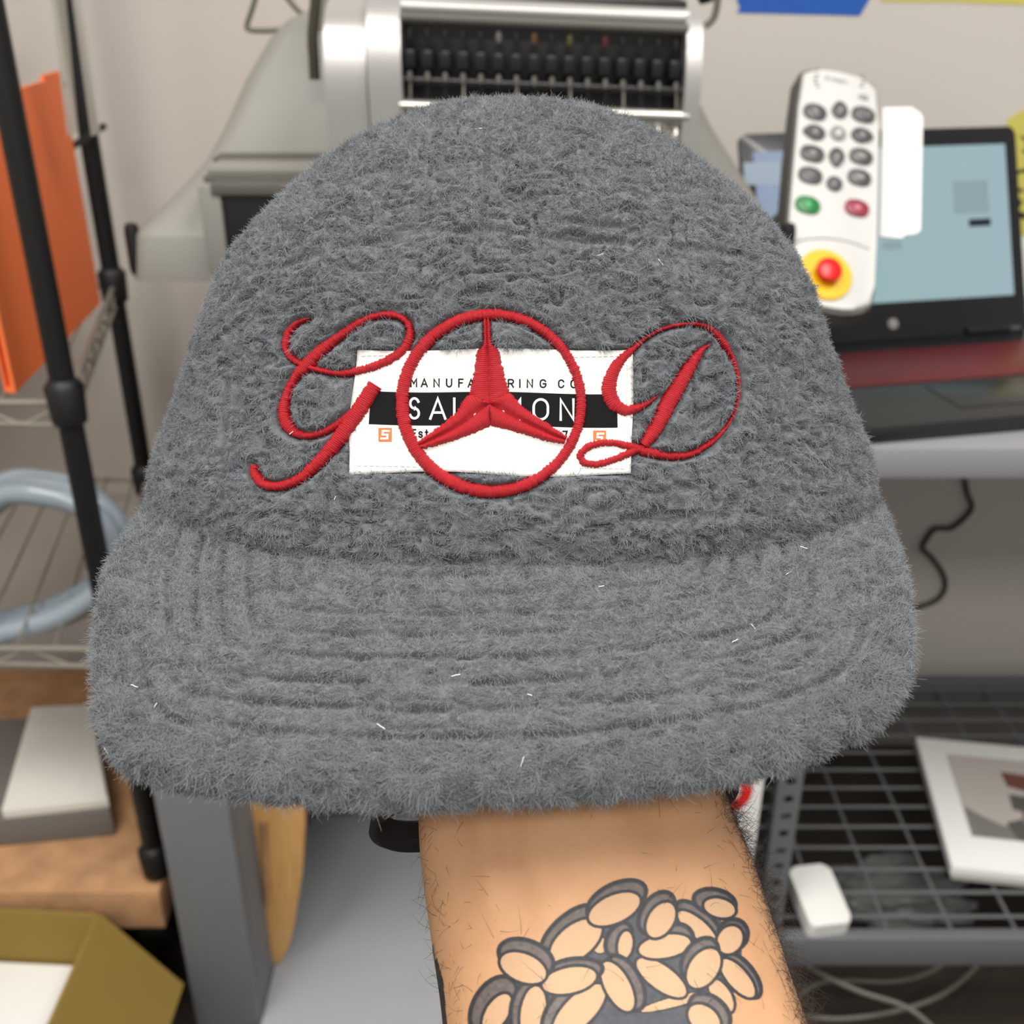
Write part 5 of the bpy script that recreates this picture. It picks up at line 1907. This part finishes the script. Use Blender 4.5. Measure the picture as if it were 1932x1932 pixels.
for x0, tip, up1, r0 in ((-0.026, -0.040, 0.060, 0.0085), (-0.009, -0.014, 0.074, 0.0092), (0.009, 0.012, 0.076, 0.0095), (0.027, 0.036, 0.066, 0.0090)):
    path = catmull([hand_pt(x0, 0.010, -0.004), hand_pt(x0 * 1.1, 0.034, -0.006), hand_pt((x0 + tip) / 2, up1 - 0.016, -0.010), hand_pt(tip, up1 - 0.005, -0.022), hand_pt(tip, up1 - 0.014, -0.034)], 30)
    Vt, Ft = tube_arrays(path, np.concatenate([np.full(24, r0), np.linspace(r0, r0 * 0.35, 6)]), 12)
    VA.append(Vt); FA.append(Ft + base); base += len(Vt)
path = catmull([hand_pt(0.030, -0.012, 0.0), hand_pt(0.050, 0.004, 0.002), hand_pt(0.062, 0.020, 0.004), hand_pt(0.066, 0.036, 0.0)], 26)
Vt, Ft = tube_arrays(path, np.concatenate([np.full(20, 0.0105), np.linspace(0.0105, 0.004, 6)]), 12)
VA.append(Vt); FA.append(Ft + base); base += len(Vt)
VA = np.vstack(VA)
FA = np.vstack(FA)


def skin_mat():
    m = mat('skin', srgb(222, 176, 132), 0.55, spec=0.35)
    nt = m.node_tree
    b = nt.nodes['Principled BSDF']
    b.inputs['Subsurface Weight'].default_value = 0.12
    b.inputs['Subsurface Radius'].default_value = (0.006, 0.002, 0.001)
    b.inputs['Subsurface Scale'].default_value = 0.4
    tc = nt.nodes.new('ShaderNodeTexCoord')
    n1 = nt.nodes.new('ShaderNodeTexNoise')
    n1.inputs['Scale'].default_value = 55
    n1.inputs['Detail'].default_value = 5
    nt.links.new(tc.outputs['Object'], n1.inputs['Vector'])
    rp = nt.nodes.new('ShaderNodeValToRGB')
    rp.color_ramp.elements[0].position = 0.3
    rp.color_ramp.elements[0].color = srgb(180, 135, 99)
    rp.color_ramp.elements[1].position = 0.7
    rp.color_ramp.elements[1].color = srgb(193, 149, 111)
    nt.links.new(n1.outputs['Fac'], rp.inputs[0])
    at = nt.nodes.new('ShaderNodeAttribute')
    at.attribute_name = 'tattoo'
    mx = nt.nodes.new('ShaderNodeMix')
    mx.data_type = 'RGBA'
    nt.links.new(at.outputs['Alpha'], mx.inputs[0])
    nt.links.new(rp.outputs[0], mx.inputs[6])
    nt.links.new(at.outputs['Color'], mx.inputs[7])
    nt.links.new(mx.outputs[2], b.inputs['Base Color'])
    n2 = nt.nodes.new('ShaderNodeTexNoise')
    n2.inputs['Scale'].default_value = 900
    n2.inputs['Detail'].default_value = 4
    nt.links.new(tc.outputs['Object'], n2.inputs['Vector'])
    bp = nt.nodes.new('ShaderNodeBump')
    bp.inputs['Strength'].default_value = 0.18
    bp.inputs['Distance'].default_value = 0.0006
    nt.links.new(n2.outputs['Fac'], bp.inputs['Height'])
    nt.links.new(bp.outputs[0], b.inputs['Normal'])
    return m


person = empty('person', pix(1171, 1932, 0.248), 'bare tattooed forearm and hand holding up the cap from inside', 'person')
me = from_arrays('arm', VA, FA)
ca = me.color_attributes.new('tattoo', 'FLOAT_COLOR', 'POINT')
full = np.zeros((len(VA), 4), np.float32)
full[:len(colr)] = colr
ca.data.foreach_set('color', full.ravel())
arm = link('arm', me, skin_mat(), person)
arm['label'] = 'left forearm with black and grey seed tattoo'
bmx = bmesh.new()
bmx.from_mesh(me)
bmesh.ops.recalc_face_normals(bmx, faces=bmx.faces)
bmx.to_mesh(me)
bmx.free()

# ---- arm hair: dense along the outer side, sparse elsewhere
r = np.random.default_rng(12)
NH = 1900
side = r.random(NH)
q_u = np.where(side < 0.80, r.normal(0.97, 0.075, NH), np.where(side < 0.92, -r.normal(0.95, 0.10, NH), r.uniform(-0.9, 0.9, NH)))
ang = np.where(np.abs(q_u) <= 1, np.arccos(np.clip(q_u, -1, 1)), np.where(q_u > 0, -(q_u - 1) * 3.0, math.pi + (-q_u - 1) * 3.0))
yr = r.uniform(1500, 2050, NH)
ri = np.interp(yr, ys[::-1], np.arange(len(ys))[::-1])
r0 = np.clip(ri.astype(int), 0, len(ys) - 2)
aw = np.where(ang < tht[0], ang + 2 * math.pi, ang)
cj = np.clip(np.searchsorted(tht, aw), 0, len(tht) - 1)
root = PA3[r0, cj]
cen = rows[r0, :3]
n = root - cen
n /= np.linalg.norm(n, axis=1)[:, None]
dirv = -Tn[r0] * np.where(r.random(NH) < 0.6, 1, -0.6)[:, None] * 1.0 + n * r.uniform(0.15, 0.8, NH)[:, None] + r.normal(0, 0.5, (NH, 3))
dirv = dirv + sx[r0] * np.sign(q_u)[:, None] * 0.25
dirv -= n * np.minimum(np.sum(dirv * n, 1) - 0.1, 0)[:, None]
dirv /= np.linalg.norm(dirv, axis=1)[:, None]
Lh = r.uniform(0.004, 0.010, NH) * np.where(q_u > 0.85, 1.0, 0.6)
bend = r.normal(0, 0.45, (NH, 3))
bend -= n * np.sum(bend * n, 1)[:, None]
t = np.linspace(0, 1, 7)[None, :, None]
pts = root[:, None] - n[:, None] * 0.0003 + Lh[:, None, None] * (dirv[:, None] * t + bend[:, None] * t ** 2 * 0.7 - n[:, None] * 0.12 * t ** 2)
hair('arm_hair', pts, np.array([1, 1, .9, .85, .7, .5, .25]) * 0.000032, M['hair'], arm)
